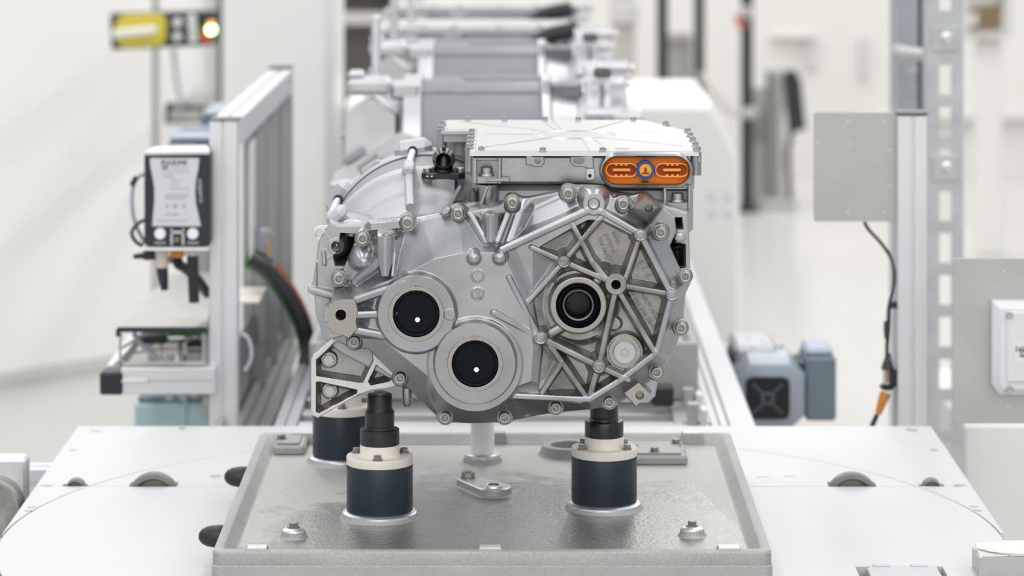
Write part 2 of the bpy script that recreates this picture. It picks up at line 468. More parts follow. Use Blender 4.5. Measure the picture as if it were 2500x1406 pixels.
# faint relief on the far wall: door leaf, cabinets, ledge
def wall_bit(name, x0, y0, x1, y1, m, dep=.05, Y=15.3):
    a = P(x0, y1, Y); c = P(x1, y0, Y); b = MB(); b.box(((a.x + c.x) / 2, Y - dep / 2 + .002, (a.z + c.z) / 2), (c.x - a.x, dep, c.z - a.z), None, .004); return structure(name, b, m)
wall_bit('trim_1', 2140, 276, 2800, 296, 'far_trim', .06)
wall_bit('trim_2', 1880, 85, 1990, 92, 'far_trim', .06)
wall_bit('trim_3', 1965, 92, 1990, 165, 'far_trim', .04)
wall_bit('trim_4', 2095, 88, 2115, 190, 'far_trim', .04)
wall_bit('baseboard_back', -3000, 462, 6000, 470, 'far_trim', .02)

# white machine housing wall on the left: flat panels meeting at thin joints
def slab(name, p0, p1, z0, z1, th, m, bev=.004):
    a = Vector((p0[0], p0[1], 0)); c = Vector((p1[0], p1[1], 0)); d = (c - a).normalized(); n = Vector((d.y, -d.x, 0))
    b = MB(); ctr = (a + c) / 2 - n * th / 2 + Vector((0, 0, (z0 + z1) / 2))
    b.box(ctr, ((c - a).length, th, z1 - z0), Matrix.Rotation(math.atan2(d.y, d.x), 3, 'Z'), bev); return structure(name, b, m)
A0 = Vector((-1.62, 9.715)); DV = Vector((0.700, 0.714))
def on(px):
    # where the panel line is seen at photo column px
    k = (px - 1250) / F; t = (k * A0.y - A0.x) / (DV.x - k * DV.y); return A0 + DV * t
pts = [A0 - DV * 2.6, on(378), on(536)]
slab('wall_left', pts[0], pts[1] - DV * .004, 0.0, 3.2, .06, 'white_paint')
slab('wall_left_inner', pts[1] + DV * .004, pts[2], 0.0, 3.2, .06, 'white_paint')
slab('trim_joint', pts[1] - DV * .006 + Vector((.01, 0)), pts[1] + DV * .006 + Vector((.01, 0)), 0.0, 3.2, .03, 'grey_gap')
slab('baseboard_left', A0 - DV * 2.6 + Vector((.012, -.012)), on(520) + Vector((.012, -.012)), 0.0, 0.05, .03, 'far_trim')
b = MB(); a = on(540); b.box((a.x, a.y - .05, 1.6), (.016, .03, 3.2), None, .003); structure('trim_post', b, 'frame_black')
# tall white cabinet beside it
t = thing('tall_cabinet', 'tall plain white cabinet standing behind the aluminium frame', 'cabinet', (-.61, 8.25, 0))
b = MB(); b.box((-.608, 8.25, 1.6), (.288, .5, 3.2), None, .02); b.build('cabinet_shell', 'cabinet_white', t)
b = MB(); b.box((-.608, 8.25, .03), (.27, .48, .06)); b.build('plinth', 'far_trim', t)
b = MB(); b.box((-.608, 7.995, 1.65), (.25, .012, 3.0), None, .004); b.build('door', 'cabinet_white', t)
# grey open shelf in the gap
t = thing('open_shelf', 'grey open shelf unit seen in the gap left of the drive unit row', 'shelf', (-.55, 11.6, 0))
for z in (.45, 1.05, 1.30, 1.52): b = MB(); b.box((-.58, 11.6, z), (.34, .4, .045), None, .004); b.build('shelf_board', 'shelf_grey', t)
for x in (-.735, -.425): b = MB(); b.box((x, 11.6, .85), (.03, .4, 1.7), None, .004); b.build('side_panel', 'shelf_grey', t)
b = MB(); b.box((-.58, 11.79, .85), (.30, .02, 1.7)); b.build('rear_panel', 'cabinet_grey', t)

# ------------------------------------------------------------------ turntable deck in front
ZD = H - 0.92
deck = thing('turntable_deck', 'white turntable deck with a round seam carrying the grey pallet', 'machine table', (0, 3.9, 0))
CX, CY, R_ = -.0125, 3.9, .635
YS = .92 * F / (1187 + 460)
XL, XR, YB, YN = -.65, .6275, 4.6, 3.2
g = .0011
def arc(a0, a1, r, n=60): return [(CX + r * math.cos(math.radians(a0 + (a1 - a0) * k / n)), CY + r * math.sin(math.radians(a0 + (a1 - a0) * k / n))) for k in range(n + 1)]
as_ = math.degrees(math.asin((YS - CY) / R_))
def plate(name, poly, m='white_deck', z=ZD, th=.012, ch=.0007):
    A = sum(poly[i][0] * poly[(i + 1) % len(poly)][1] - poly[(i + 1) % len(poly)][0] * poly[i][1] for i in range(len(poly)))
    if A < 0: poly = poly[::-1]
    b = MB(); b.prism(poly, (0, 0, z - th), (1, 0, 0), (0, 1, 0), th, ch); return b.build(name, m, deck)
def slotx(px): return (px - 1250) * YS / F
SL = .028
bigs = ((315, 431), (2024, 2140)); smalls = ((152, 212), (2246, 2306))
# rear part of the disc, its straight front edge notched for the rollers
ed = [(slotx(bigs[0][0]), 0), (slotx(bigs[0][0]), SL), (slotx(bigs[0][1]), SL), (slotx(bigs[0][1]), 0), (slotx(bigs[1][0]), 0), (slotx(bigs[1][0]), SL), (slotx(bigs[1][1]), SL), (slotx(bigs[1][1]), 0)]
plate('disc_plate', [(x, YS + g * .5 + d) for x, d in ed] + arc(as_ + .15, 180 - as_ - .15, R_ - g))
ny = .92 * F / (1382 + 460)
nx0, nx1 = (2088 - 1250) * ny / F, (2300 - 1250) * ny / F
lowarc = [p for p in arc(180 - as_ + .15, 360 + as_ - .15, R_ - g, 90)]
left_ = [p for p in lowarc if p[0] < nx0 - .002]; right_ = [p for p in lowarc if p[0] > nx1 + .002 and p[1] > 3.2]
plate('disc_plate', left_ + [(nx0, left_[-1][1]), (nx0, ny), (nx1, ny), (nx1, right_[0][1])] + right_)
# fixed plates outside the disc
plate('corner_plate', [(XL, YS + g), (slotx(smalls[0][0]), YS + g), (slotx(smalls[0][0]), YS + SL * .6), (slotx(smalls[0][1]), YS + SL * .6), (slotx(smalls[0][1]), YS + g)] + arc(180 - as_, as_, R_ + g)
      + [(slotx(smalls[1][0]), YS + g), (slotx(smalls[1][0]), YS + SL * .6), (slotx(smalls[1][1]), YS + SL * .6), (slotx(smalls[1][1]), YS + g), (XR, YS + g), (XR, YB), (XL, YB)])
plate('corner_plate', [(XL, YS - g), (XL, CY + .02)] + [(max(x, XL + .0005), y) for x, y in arc(178.2, 180 - as_, R_ + g, 16)])
plate('corner_plate', [(XR, YS - g)] + [(min(x, XR - .0005), y) for x, y in arc(as_, 1.8, R_ + g, 16)] + [(XR, CY + .02)])
plate('corner_plate', [(XL, CY - .02)] + [(max(x, XL + .0005), y) for x, y in arc(181.8, 235, R_ + g, 20)] + [(XL, 3.38)])
plate('corner_plate', [(XR, CY - .02)] + [(min(x, XR - .0005), y) for x, y in arc(-1.8, -45, R_ + g, 20)] + [(XR, 3.45)])
b = MB(); b.box(((XL + XR) / 2, 3.92, ZD - .05), (XR - XL - .06, 1.3, .06)); b.build('support_frame', 'frame_black', deck)
for x in (-.55, .53):
    for y in (3.4, 4.45): b = MB(); b.box((x, y, (ZD - .08) / 2), (.08, .08, ZD - .08), None, .006); b.build('leg', 'alu_profile', deck)
# rollers that stand up through the slots
for x0, x1, hgt in ((bigs[0][0], bigs[0][1], .0165), (bigs[1][0], bigs[1][1], .0165), (smalls[0][0] + 5, smalls[0][1] - 4, .0085), (smalls[1][0] + 5, smalls[1][1] - 4, .0085)):
    xa, xb = slotx(x0) + .002, slotx(x1) - .002; c_ = (xb - xa) / 2; r = (c_ * c_ + hgt * hgt) / (2 * hgt); xm = (xa + xb) / 2; zc = ZD + hgt - r
    b = MB(); b.lathe([(0, .006), (r * .72, .006), (r * .8, .0), (r - .002, .0), (r, .002), (r, .015), (0, .017)], (xm, YS + .003, zc), (0, 1, 0), 72); b.build('roller', 'wheel_grey', deck)
# countersunk screws
cs = MB(); cs.lathe([(.0055, .0001), (.0055, .0006), (.0046, .0007), (.0024, .0004), (0, .0003)], (0, 0, 0), (0, 0, 1), 18); cs_me = cs.mesh('countersunk_screw', 'bolt_steel')
for px, py in ((228, 1051), (240, 1053), (178, 1099), (110, 1184), (119, 1185), (70, 1246), (77, 1237), (522, 1163), (531, 1162), (445, 1046), (2219, 1049), (2231, 1051), (2023, 1046), (2281, 1099), (2338, 1185), (2347, 1184),
               (2377, 1236), (2387, 1246), (1858, 1163), (1868, 1162), (1923, 1161), (1931, 1160)):
    Y = .92 * F / (py + 460); p = P(px, py, Y); put(cs_me, 'countersunk_screw', deck, (p.x, p.y, ZD))
# hinged flap set into the near right corner of the disc
b = MB(); b.box(((nx0 + nx1) / 2, ny - .12, ZD - .0165), (nx1 - nx0 + .01, .28, .004)); b.build('flap_recess', 'bore_black', deck)
fx0, fx1 = nx0 + .0125, nx1 - .006
b = MB(); b.prism([(fx0, ny - .2), (fx1, ny - .2), (fx1 - .001, ny - .003), (fx1 - .01, ny), (fx0 + .008, ny), (fx0, ny - .012)], (0, 0, ZD - .008), (1, 0, 0), (0, 1, 0), .009, .0012); b.build('hinged_flap', 'hinge_grey', deck)
for k in (0.22, 0.74):
    xk = fx0 + (fx1 - fx0) * k; b = MB(); b.box((xk, ny - .003, ZD + .0012), (.020, .009, .0024), None, .0006); b.box((xk - .006, ny + .001, ZD + .0012), (.008, .004, .002), None, .0005); b.build('flap_hinge', 'hinge_grey', deck)
# bent guard bracket at the near right corner
t = thing('guard_bracket', 'bent stainless steel bracket at the near right corner of the white deck', 'bracket', (.62, 3.68, ZD))
pr = P(2390, 1406, 3.69)
b = MB(); zt = ZD + .030
top = [(.5625, 3.66), (.80, 3.66), (.80, 3.735), (.5625, 3.735)]
b.prism([(.5625, 3.735), (.5625, 3.715), (.575, 3.700), (.590, 3.690), (.62, 3.684), (.80, 3.68), (.80, 3.76), (.60, 3.752)], (0, 0, zt - .003), (1, 0, 0), (0, 1, 0), .003, .0006)
b.build('top_plate', 'stainless_light', t)
b = MB(); b.loft([[Vector((x, 3.722 - .03 * 0, z)) for x, z in pl_] if False else [Vector((x, y, z)) for x, z in ((.5605, ZD + .001), (.80, ZD + .001), (.80, zt - .004), (.5665, zt - .004), (.5605, zt - .010))] for y in (3.69, 3.686)])
b.box((.562, 3.715, ZD + .012), (.003, .055, .024)); b.build('upright_plate', 'stainless', t)
b = MB(); b.cyl((.651, 3.6865, ZD + .012), (.651, 3.685, ZD + .012), .008, 20); b.build('bracket_hole', 'bore_black', t)

# belt pulley and profile left of the deck
t = thing('belt_pulley', 'grey belt pulley at the left edge of the white deck', 'pulley', (-.705, 4.18, .86))
p = P(-22, 1245, 4.18); b = MB(); b.lathe([(0, .0), (.033, .0), (.034, -.003), (.0385, -.003), (.040, 0), (.040, .035), (0, .035)], p, (0, 1, 0), 56); b.build('wheel', 'pulley_grey', t)
b = MB(); b.lathe([(.040, .012), (.0415, .013), (.0415, .033), (.040, .034)], p, (0, 1, 0), 56); b.build('belt', 'wheel_grey', t)
b = MB(); b.cyl(p, p + Vector((0, .16, 0)), .010, 16); b.box(p + Vector((-.0, .16, -.4)), (.05, .04, .88), None, .004); b.build('axle_stand', 'alu_profile', t)
def profile_bar(b, p0, p1, w_, hgt, up=(0, 0, 1), slot=.2, mi=0):
    """aluminium extrusion with a slot along each face"""
    p0 = Vector(p0); p1 = Vector(p1); a = (p1 - p0).normalized(); u = Vector(up); r = a.cross(u).normalized(); u = r.cross(a).normalized()
    s_ = slot; d = .10
    def sideq(h): return [(-1, -1), (-s_, -1), (-s_ * .9, -1 + 2 * d), (s_ * .9, -1 + 2 * d), (s_, -1)]
    poly = []
    base = [(-1 + .06, -1), (-s_, -1), (-s_, -1 + 2 * d), (s_, -1 + 2 * d), (s_, -1), (1 - .06, -1), (1, -1 + .06)]
    for k in range(4):
        for x, y in base:
            for _ in range(k): x, y = -y, x
            poly.append((x * w_ / 2, y * hgt / 2))
    return b.loft([[p + r * x + u * y for x, y in poly] for p in (p0, p1)], True, True, mi)
t = thing('side_profile', 'aluminium profile rail running off to the left behind the belt pulley', 'profile', (-.9, 4.62, .84))
b = MB(); zz = H - (1168 + 460) * 4.5 / F; profile_bar(b, (-1.5, 4.5, zz - .004), (-.675, 4.5, zz - .004), .045, .045); b.build('profile_bar', 'alu_profile', t)
b = MB(); b.box((-1.0, 4.5, (zz - .03) / 2), (.045, .045, zz - .03), None, .003); b.build('leg', 'alu_profile', t)
b = MB(); b.box((-.95, 4.474, zz - .004), (.02, .004, .012), None, .001); b.build('slot_nut', 'bolt_steel', t)

# ------------------------------------------------------------------ pallets
ZR, ZF = H - .86, H - .872
PX0, PX1, PY0, PY1 = -.349, .3025, 3.573, 4.257
def ring(x0, y0, x1, y1, r, z, n=4): return [Vector((x, y, z)) for x, y in rrect(x0, y0, x1, y1, r, n)]
def make_tray(root, full=True):
    x0, x1, y0, y1 = PX0, PX1, PY0, PY1
    b = MB(); lo = ZD + .0005
    def R2(i, z, r=.010): return ring(x0 + i, y0 + i, x1 - i, y1 - i, r, z)
    b.loft([R2(-.0012, lo), R2(-.0012, ZR - .0185), R2(0, ZR - .017), R2(0, ZR - .003), R2(.0010, ZR - .0008), R2(.003, ZR), R2(.0105, ZR), R2(.0125, ZR - .001), R2(.021, ZF + .0008, .012), R2(.024, ZF, .012)],
           True, False, mis=[1, 1, 2, 0, 0, 0, 0, 0, 0])
    b.build('tray_rim', ['tray_cast', 'tray_cast', 'tray_band'], root)
    b = MB(); b.loft([R2(.023, ZF - .0002, .012), R2(.10, ZF - .0002, .012)], False, True); b.build('tray_floor', 'tray_wet_floor', root)
pallet = thing('pallet', 'grey cast metal pallet tray with a wet oily floor under the front drive unit', 'pallet', ((PX0 + PX1) / 2, 3.915, ZD))
make_tray(pallet)
def zat(py, Y): return H - (py + 460) * Y / F
# raised pads on the rim
for px, Y, wd in ((628, PY0 + .012, .022), (1197, PY0 + .012, .024), (1780, PY0 + .012, .024), (740, PY1 - .011, .030), (1216, PY1 - .011, .018), (1690, PY1 - .011, .026)):
    x = (px - 1250) * Y / F; b = MB()
    b.loft([[Vector((x + sx * (wd / 2 + e), Y + sy * (.0075 + e), z)) for sx, sy in ((-1, -1), (1, -1), (1, 1), (-1, 1))] for e, z in ((.0035, ZF), (.0025, ZR - .002), (.0005, ZR + .0022), (0, ZR + .003))], mis=[0, 0, 1], cap_mi=1)
    b.build('rim_pad', ['tray_cast', 'milled_bright'], pallet)
# cone bosses with hex bolts
hexp = hexhead(.0058, .0062, .0078).mesh('hex_bolt', 'steel_grey')
for px, py in ((717, 1303), (1690, 1299)):
    Y = .872 * F / (py + 8 + 460); x = (px - 1250) * Y / F
    b = MB(); b.lathe([(.0185, -.0005), (.0165, .001), (.0150, .003), (.0143, .007), (.0138, .0075)], (x, Y, ZF), (0, 0, 1), 32); b.lathe([(.0140, .0072), (.0135, .009), (.0095, .0115), (0, .0118)], (x, Y, ZF), (0, 0, 1), 32, mi=1)
    b.build('cone_boss', ['tray_cast', 'stainless_light'], pallet); put(hexp, 'hex_bolt', pallet, (x, Y, ZF + .0117), (0, 0, .4))
# oblong boss with screw and bush
Yb = .872 * F / (1196 + 460); pa = Vector(((1143 - 1250) * 3.97 / F, 3.972)); pb = Vector(((1205 - 1250) * 3.93 / F, 3.925))
dv = (pb - pa).normalized(); nv = Vector((-dv.y, dv.x)); L_ = (pb - pa).length
def obl(r0, r1, z):
    out = []
    for k in range(13): a = -PI / 2 + PI * k / 12; o_ = pb + dv * math.cos(a) * r1 + nv * math.sin(a) * r1; out.append(Vector((o_.x, o_.y, z)))
    for k in range(13): a = PI / 2 + PI * k / 12; o_ = pa + dv * math.cos(a) * r0 + nv * math.sin(a) * r0; out.append(Vector((o_.x, o_.y, z)))
    return out
b = MB(); b.loft([obl(.018, .026, ZF - .0005), obl(.0155, .0235, ZF + .002), obl(.0145, .0225, ZF + .0085), obl(.0145, .0225, ZF + .0095), obl(.0135, .0215, ZF + .0105)], False, True, mis=[0, 0, 1, 1], cap_mi=1); b.build('oblong_boss', ['tray_cast', 'stainless_light'], pallet)
b = MB(); b.lathe([(.0165, .0105), (.016, .0125), (.0085, .0125), (.0078, .012), (.0078, .004), (0, .004)], (pb.x, pb.y, ZF), (0, 0, 1), 32, mis=[0, 0, 0, 1, 1]); b.build('bush', ['stainless_light', 'dark_steel'], pallet)
put(hexhead(.0082, .0088, .010).mesh('hex_bolt', 'steel_grey'), 'hex_bolt', pallet, (pa.x, pa.y, ZF + .0105))
# ring socket
Y = .862 * F / (1090 + 460); x = (1389 - 1250) * Y / F
b = MB(); b.lathe([(.043, -.0005), (.040, .002), (.036, .012), (.0345, .013), (.026, .013), (.025, .012), (.0245, .0)], (x, Y, ZF), (0, 0, 1), 48, mis=[0, 0, 1, 1, 1, 1]); b.build('ring_socket', ['tray_cast', 'tray_band'], pallet)
# data plates on raised blocks
for (xa, xb, ya, yb, nm) in ((.09, .2345, 4.10, 4.19, 'r'), (-.324, -.281, 4.165, 4.235, 'l')):
    b = MB(); xm, ym = (xa + xb) / 2, (ya + yb) / 2; b.box((xm, ym, ZF + .005), (xb - xa, yb - ya, .013), None, .003); blk = b.build('plate_block', 'tray_cast', pallet)
    b = MB(); b.box((xm - .002, ym + .002, ZF + .0128), (xb - xa - .012, yb - ya - .016, .003), None, .0006); b.build('data_plate', 'tray_band', blk)
    for sx, sy in ((.42, .32), (.20, -.28)) if nm == 'r' else ((-.3, .05),):
        put(hexp, 'hex_bolt', blk, (xm + sx * (xb - xa), ym + sy * (yb - ya), ZF + .0138), (0, 0, .3))
for s_, dx, dy in (('2 7 0 5', -.01, .018), ('0013', -.012, 0)):
    text(s_, .012, 'steel_grey', pallet, (.165 + dx, 4.14 + dy, ZF + .0146), 0, 'stamped_lettering', ext=.0002, facing='up')
# rubber buffers on the left side
for px, py in ((577, 1164), (516, 1309)):
    z = ZR - .026; Y = (H - z) * F / (py + 460)
    b = MB(); b.lathe([(.0125, 0), (.0138, .008), (.0135, .016), (.0118, .025), (.0088, .031), (.0045, .0345), (0, .0355)], (PX0 + .001, Y, z), (-1, 0, 0), 28); o = b.build('rubber_buffer', 'black_satin', pallet); o['label'] = 'black egg-shaped rubber buffer'

# ------------------------------------------------------------------ pedestals standing in the pallet
pb_me = hexhead(.0052, .0062, .0064).mesh('collar_bolt', 'steel_grey')
def pedestal(label, px, Y, kind, bolts):
    x = (px - 1250) * Y / F
    t = thing('support_pedestal', label, 'pedestal', (x, Y, ZF), 'pedestals under the drive unit')
    o = (x, Y, ZF); up = (0, 0, 1)
    b = MB(); b.lathe([(.0495, -.0002), (.0475, .002), (.0462, .0045)], o, up, 48); b.build('foot_bead', 'tray_cast', t)
    b = MB(); b.lathe([(.0464, .004), (.0460, .0065), (.0435, .0085), (.0405, .009), (.03, .009)], o, up, 48); b.build('foot_ring', 'lid_edge', t)
    b = MB(); b.lathe([(.0405, .0085), (.0410, .010), (.0410, .0645), (.0404, .0655), (.035, .066)], o, up, 64); b.build('barrel', 'navy_plastic', t)
    for a in (18, 162):
        an = math.radians(a + 180); b = MB(); b.box(Vector(o) + Vector((.0402 * math.cos(an), .0402 * math.sin(an), .0642)), (.003, .009, .0016), Matrix.Rotation(an, 3, 'Z')); b.build('vent_slot', 'bore_black', t)
    b = MB(); b.lathe([(.030, .066), (.0408, .066), (.0411, .0668), (.0411, .0755), (.0405, .0763), (.0262, .0763), (.0252, .0775), (.0245, .080), (.0245, .090), (.02, .090)], o, up, 64); b.build('collar', 'cream_plastic', t)
    b = MB()
    if kind == 'pin': b.lathe([(.02, .0895), (.0243, .0895), (.0243, .1082), (.0237, .109), (.0184, .1093), (.0180, .111), (.0180, .1122), (.0176, .1128), (.0182, .1134), (.0182, .1300), (.0160, .1335), (.0154, .136), (.0154, .1505), (.0145, .152), (0, .152)], o, up, 56)
    elif kind == 'stub': b.lathe([(.02, .0895), (.0243, .0895), (.0243, .1085), (.0237, .1095), (.0184, .1098), (.0178, .112), (.0178, .1135), (.0174, .114), (.0178, .1146), (.0178, .1300), (.017, .131), (0, .131)], o, up, 56)
    else: b.lathe([(.02, .0895), (.0243, .0895), (.0243, .1085), (.0237, .1095), (.0, .1098)], o, up, 56)
    b.build('stepped_pin', 'black_plastic' if kind == 'stub' else 'black_satin', t)
    for a in bolts:
        an = math.radians(a); put(pb_me, 'collar_bolt', t, Vector(o) + Vector((.0325 * math.cos(an), .0325 * math.sin(an), .0762)), (0, 0, an))
    if kind == 'pin':
        b = MB(); b.lathe([(.010, .151), (.0105, .154), (.006, .156), (0, .156)], o, up, 20); b.build('tip', 'stainless_light', t)
    return t
pedestal('dark blue pedestal with a tall black stepped pin under the lower left bracket', 927, 3.80, 'pin', (-92, 25, 155, 90))
pedestal('dark blue pedestal with a short glossy black stub under the ribbed right side', 1475, 3.85, 'stub', (-30, 210, 40, 140))
pedestal('rear dark blue pedestal half hidden behind the one with the tall black pin', 838, 4.126, 'flat', (30, 150, 270))
t = thing('white_stop_post', 'slim white plastic post on a metal foot behind the oblong boss', 'post', ((1178 - 1250) * 4.126 / F, 4.126, ZF))
o = ORG[t.name]
b = MB(); b.lathe([(.027, -.0003), (.0255, .003), (.0245, .006)], o, (0, 0, 1), 36); b.build('foot_bead', 'tray_cast', t)
b = MB(); b.lathe([(.0245, .0055), (.0242, .010), (.0225, .012), (.015, .0122)], o, (0, 0, 1), 36); b.build('foot_ring', 'stainless_light', t)
b = MB(); b.lathe([(.0158, .0115), (.0158, .118), (.0148, .120), (0, .120)], o, (0, 0, 1), 36); b.build('post_body', 'white_pom', t)
# ------------------------------------------------------------------ the drive unit in front
# plan coordinates: photo pixels on the flange plane; 1 unit = 0.5 mm
Y0 = 3.75; S = Y0 / F
def q(px, py, h=0.0):
    """plan coordinates of a feature that stands h units proud of the flange plane"""
    k = 1 - h * S / Y0
    return (1250 + (px - 1250) * k, -460 + (py + 460) * k)
def pw(qx, qy, h=0.0): return Vector(((qx - 1250) * S, Y0 - h * S, H - (qy + 460) * S))
def smax(a, b, k=5.0):
    h = np.clip(0.5 + 0.5 * (a - b) / k, 0, 1); return b + (a - b) * h + k * h * (1 - h)
def smin(a, b, k=5.0): return -smax(-a, -b, k)
def sd_poly(X, Y, poly):
    d = np.full(X.shape, 1e18); s = np.ones(X.shape); n = len(poly)
    for i in range(n):
        ax, ay = poly[i]; bx, by = poly[i - 1]
        ex, ey = bx - ax, by - ay; wx, wy = X - ax, Y - ay
        t = np.clip((wx * ex + wy * ey) / (ex * ex + ey * ey + 1e-12), 0, 1)
        d = np.minimum(d, (wx - ex * t) ** 2 + (wy - ey * t) ** 2)
        c1 = Y >= ay; c2 = Y < by; c3 = ex * wy > ey * wx
        s = np.where((c1 & c2 & c3) | (~c1 & ~c2 & ~c3), -s, s)
    return s * np.sqrt(d)
def sd_disc(X, Y, c, r): return np.hypot(X - c[0], Y - c[1]) - r
def sd_seg(X, Y, a, b):
    ex, ey = b[0] - a[0], b[1] - a[1]
    t = np.clip(((X - a[0]) * ex + (Y - a[1]) * ey) / (ex * ex + ey * ey), 0, 1)
    return np.hypot(X - a[0] - ex * t, Y - a[1] - ey * t), t
class Relief:
    """height field over the plan, in units towards the viewer"""
    def __init__(s, X, Y, h0=0.0): s.X = X; s.Y = Y; s.H = np.full(X.shape, float(h0)); s.mi = np.zeros(X.shape, int)
    def up(s, v, k=5.0): s.H = smax(s.H, v, k)
    def dn(s, v, k=3.0): s.H = smin(s.H, v, k)
    def rib(s, a, b, h0, h1, w=6.0, slope=3.6, k=5.0):
        d, t = sd_seg(s.X, s.Y, q(*a, h0), q(*b, h1)); top = h0 + (h1 - h0) * t
        s.up(top - np.maximum(d - w, 0) * slope - 0.03 * np.minimum(d, w) ** 2, k)
    def disc(s, c, r, h, slope=4.0, k=4.0):
        d = sd_disc(s.X, s.Y, q(*c, h), r); s.up(h - np.maximum(d, 0) * slope, k)
    def dome(s, c, r, h0, h):
        d = np.hypot(s.X - q(*c, h0)[0], s.Y - q(*c, h0)[1]); s.up(h0 + h * (1 - (d / r) ** 2), 3)
    def hole(s, c, r, h, hface, slope=8.0, mi=None):
        d = sd_disc(s.X, s.Y, q(*c, hface), r); s.H = np.where(d < -0.25, np.minimum(s.H, h), s.H)
        if mi is not None: s.mi[d < 0] = mi
    def poly(s, pts, h, slope=4.0, k=4.0, hq=None):
        d = sd_poly(s.X, s.Y, [q(*p, h if hq is None else hq) for p in pts]); s.up(h - np.maximum(d, 0) * slope, k); return d
    def pocket(s, pts, h, hface, slope=5.0, mi=None, k=3.0):
        d = sd_poly(s.X, s.Y, [q(*p, hface) for p in pts]); s.H = np.where(d < 0, np.minimum(s.H, np.maximum(h, hface + d * slope)), s.H)
        if mi is not None: s.mi[d < -2.0] = mi
        return d
    def face(s, d, h, mi, lim=0.0):
        """mill flat: level to h where d < lim and colour it"""
        m = d < lim + 0.12; s.H = np.where(m, h, s.H); s.mi[m] = mi
def heightfield(name, mats, parent, box_, g, sdf, hfun, back, edge=4.0, snaps=()):
    x0, y0, x1, y1 = box_
    xs = np.arange(x0, x1 + g, g); ys = np.arange(y0, y1 + g, g)
    X, Y = np.meshgrid(xs, ys)
    sd = sdf(X, Y); gy, gx = np.gradient(sd, g); gl = np.hypot(gx, gy) + 1e-9
    keep = sd < 0.72 * g
    m = keep & (sd > -0.72 * g)
    X = X.copy(); Y = Y.copy()
    step = np.clip(sd, -g, g)
    X[m] -= (step * gx / gl)[m]; Y[m] -= (step * gy / gl)[m]
    for f in snaps:
        d = f(X, Y); n = (np.abs(d) < 0.56 * g) & ~m
        e_ = 0.01; dx = (f(X + e_, Y) - d) / e_; dy = (f(X, Y + e_) - d) / e_; l2 = dx * dx + dy * dy + 1e-9
        X[n] -= (d * dx / l2)[n]; Y[n] -= (d * dy / l2)[n]
    Hh, _ = hfun(X, Y)
    av = lambda A: (A[:-1, :-1] + A[1:, :-1] + A[:-1, 1:] + A[1:, 1:]) / 4
    MI = hfun(av(X), av(Y))[1]
    sd2 = np.minimum(np.where(m, 0, sd), 0)
    e = np.clip(-sd2, 0, edge); Hh = Hh - (edge - np.sqrt(np.maximum(edge ** 2 - (edge - e) ** 2, 0)))
    ny, nx = X.shape
    cell = keep[:-1, :-1] & keep[1:, :-1] & keep[:-1, 1:] & keep[1:, 1:]
    ids = np.arange(ny * nx).reshape(ny, nx)
    a, b, c, d = ids[:-1, :-1][cell], ids[:-1, 1:][cell], ids[1:, 1:][cell], ids[1:, :-1][cell]
    quads = np.stack([a, d, c, b], 1)
    qmi = MI[cell]
    E = np.concatenate([quads[:, [0, 1]], quads[:, [1, 2]], quads[:, [2, 3]], quads[:, [3, 0]]])
    key = np.sort(E, 1); kk = key[:, 0].astype(np.int64) * (ny * nx) + key[:, 1]
    _, inv, cnt = np.unique(kk, return_inverse=True, return_counts=True)
    B = E[cnt[inv] == 1]
    used = np.unique(quads); mp = np.full(ny * nx, -1); mp[used] = np.arange(len(used))
    org = ORG[parent.name]
    def world(Xv, Yv, Hv):
        return np.stack([(Xv - 1250) * S - org[0], Y0 - Hv * S - org[1], H - (Yv + 460) * S - org[2]], 1)
    Xf, Yf, Hf = X.ravel()[used], Y.ravel()[used], Hh.ravel()[used]
    V = world(Xf, Yf, Hf)
    bv = np.unique(B); mb = np.full(ny * nx, -1); mb[bv] = np.arange(len(bv)) + len(used)
    mb2 = np.full(ny * nx, -1); mb2[bv] = np.arange(len(bv)) + len(used) + len(bv)
    Xb, Yb, Hb = X.ravel()[bv], Y.ravel()[bv], Hh.ravel()[bv]
    V = np.concatenate([V, world(Xb, Yb, Hb), world(Xb, Yb, np.full(len(bv), float(back)))])
    Fq = np.concatenate([mp[quads], np.stack([mb[B[:, 1]], mb[B[:, 0]], mb2[B[:, 0]], mb2[B[:, 1]]], 1)])
    me = bpy.data.meshes.new(name)
    me.vertices.add(len(V)); me.vertices.foreach_set('co', V.astype(np.float32).ravel())
    me.loops.add(Fq.size); me.loops.foreach_set('vertex_index', Fq.astype(np.int32).ravel())
    me.polygons.add(len(Fq)); me.polygons.foreach_set('loop_start', np.arange(0, Fq.size, 4, dtype=np.int32))
    for mname in mats: me.materials.append(MATS[mname])
    me.polygons.foreach_set('material_index', np.concatenate([qmi, np.zeros(len(B), int)]).astype(np.int32))
    me.update(calc_edges=True); me.validate()
    me.polygons.foreach_set('use_smooth', np.ones(len(me.polygons), dtype=bool))
    me.set_sharp_from_angle(angle=math.radians(60))
    o = bpy.data.objects.new(name, me); COL.objects.link(o); o.parent = parent; ORG[o.name] = org
    return o

unit = thing('drive_unit', 'bare cast aluminium electric drive unit with two black bearing caps on dark blue pedestals', 'drive unit', (-0.015, 3.85, 1.07))

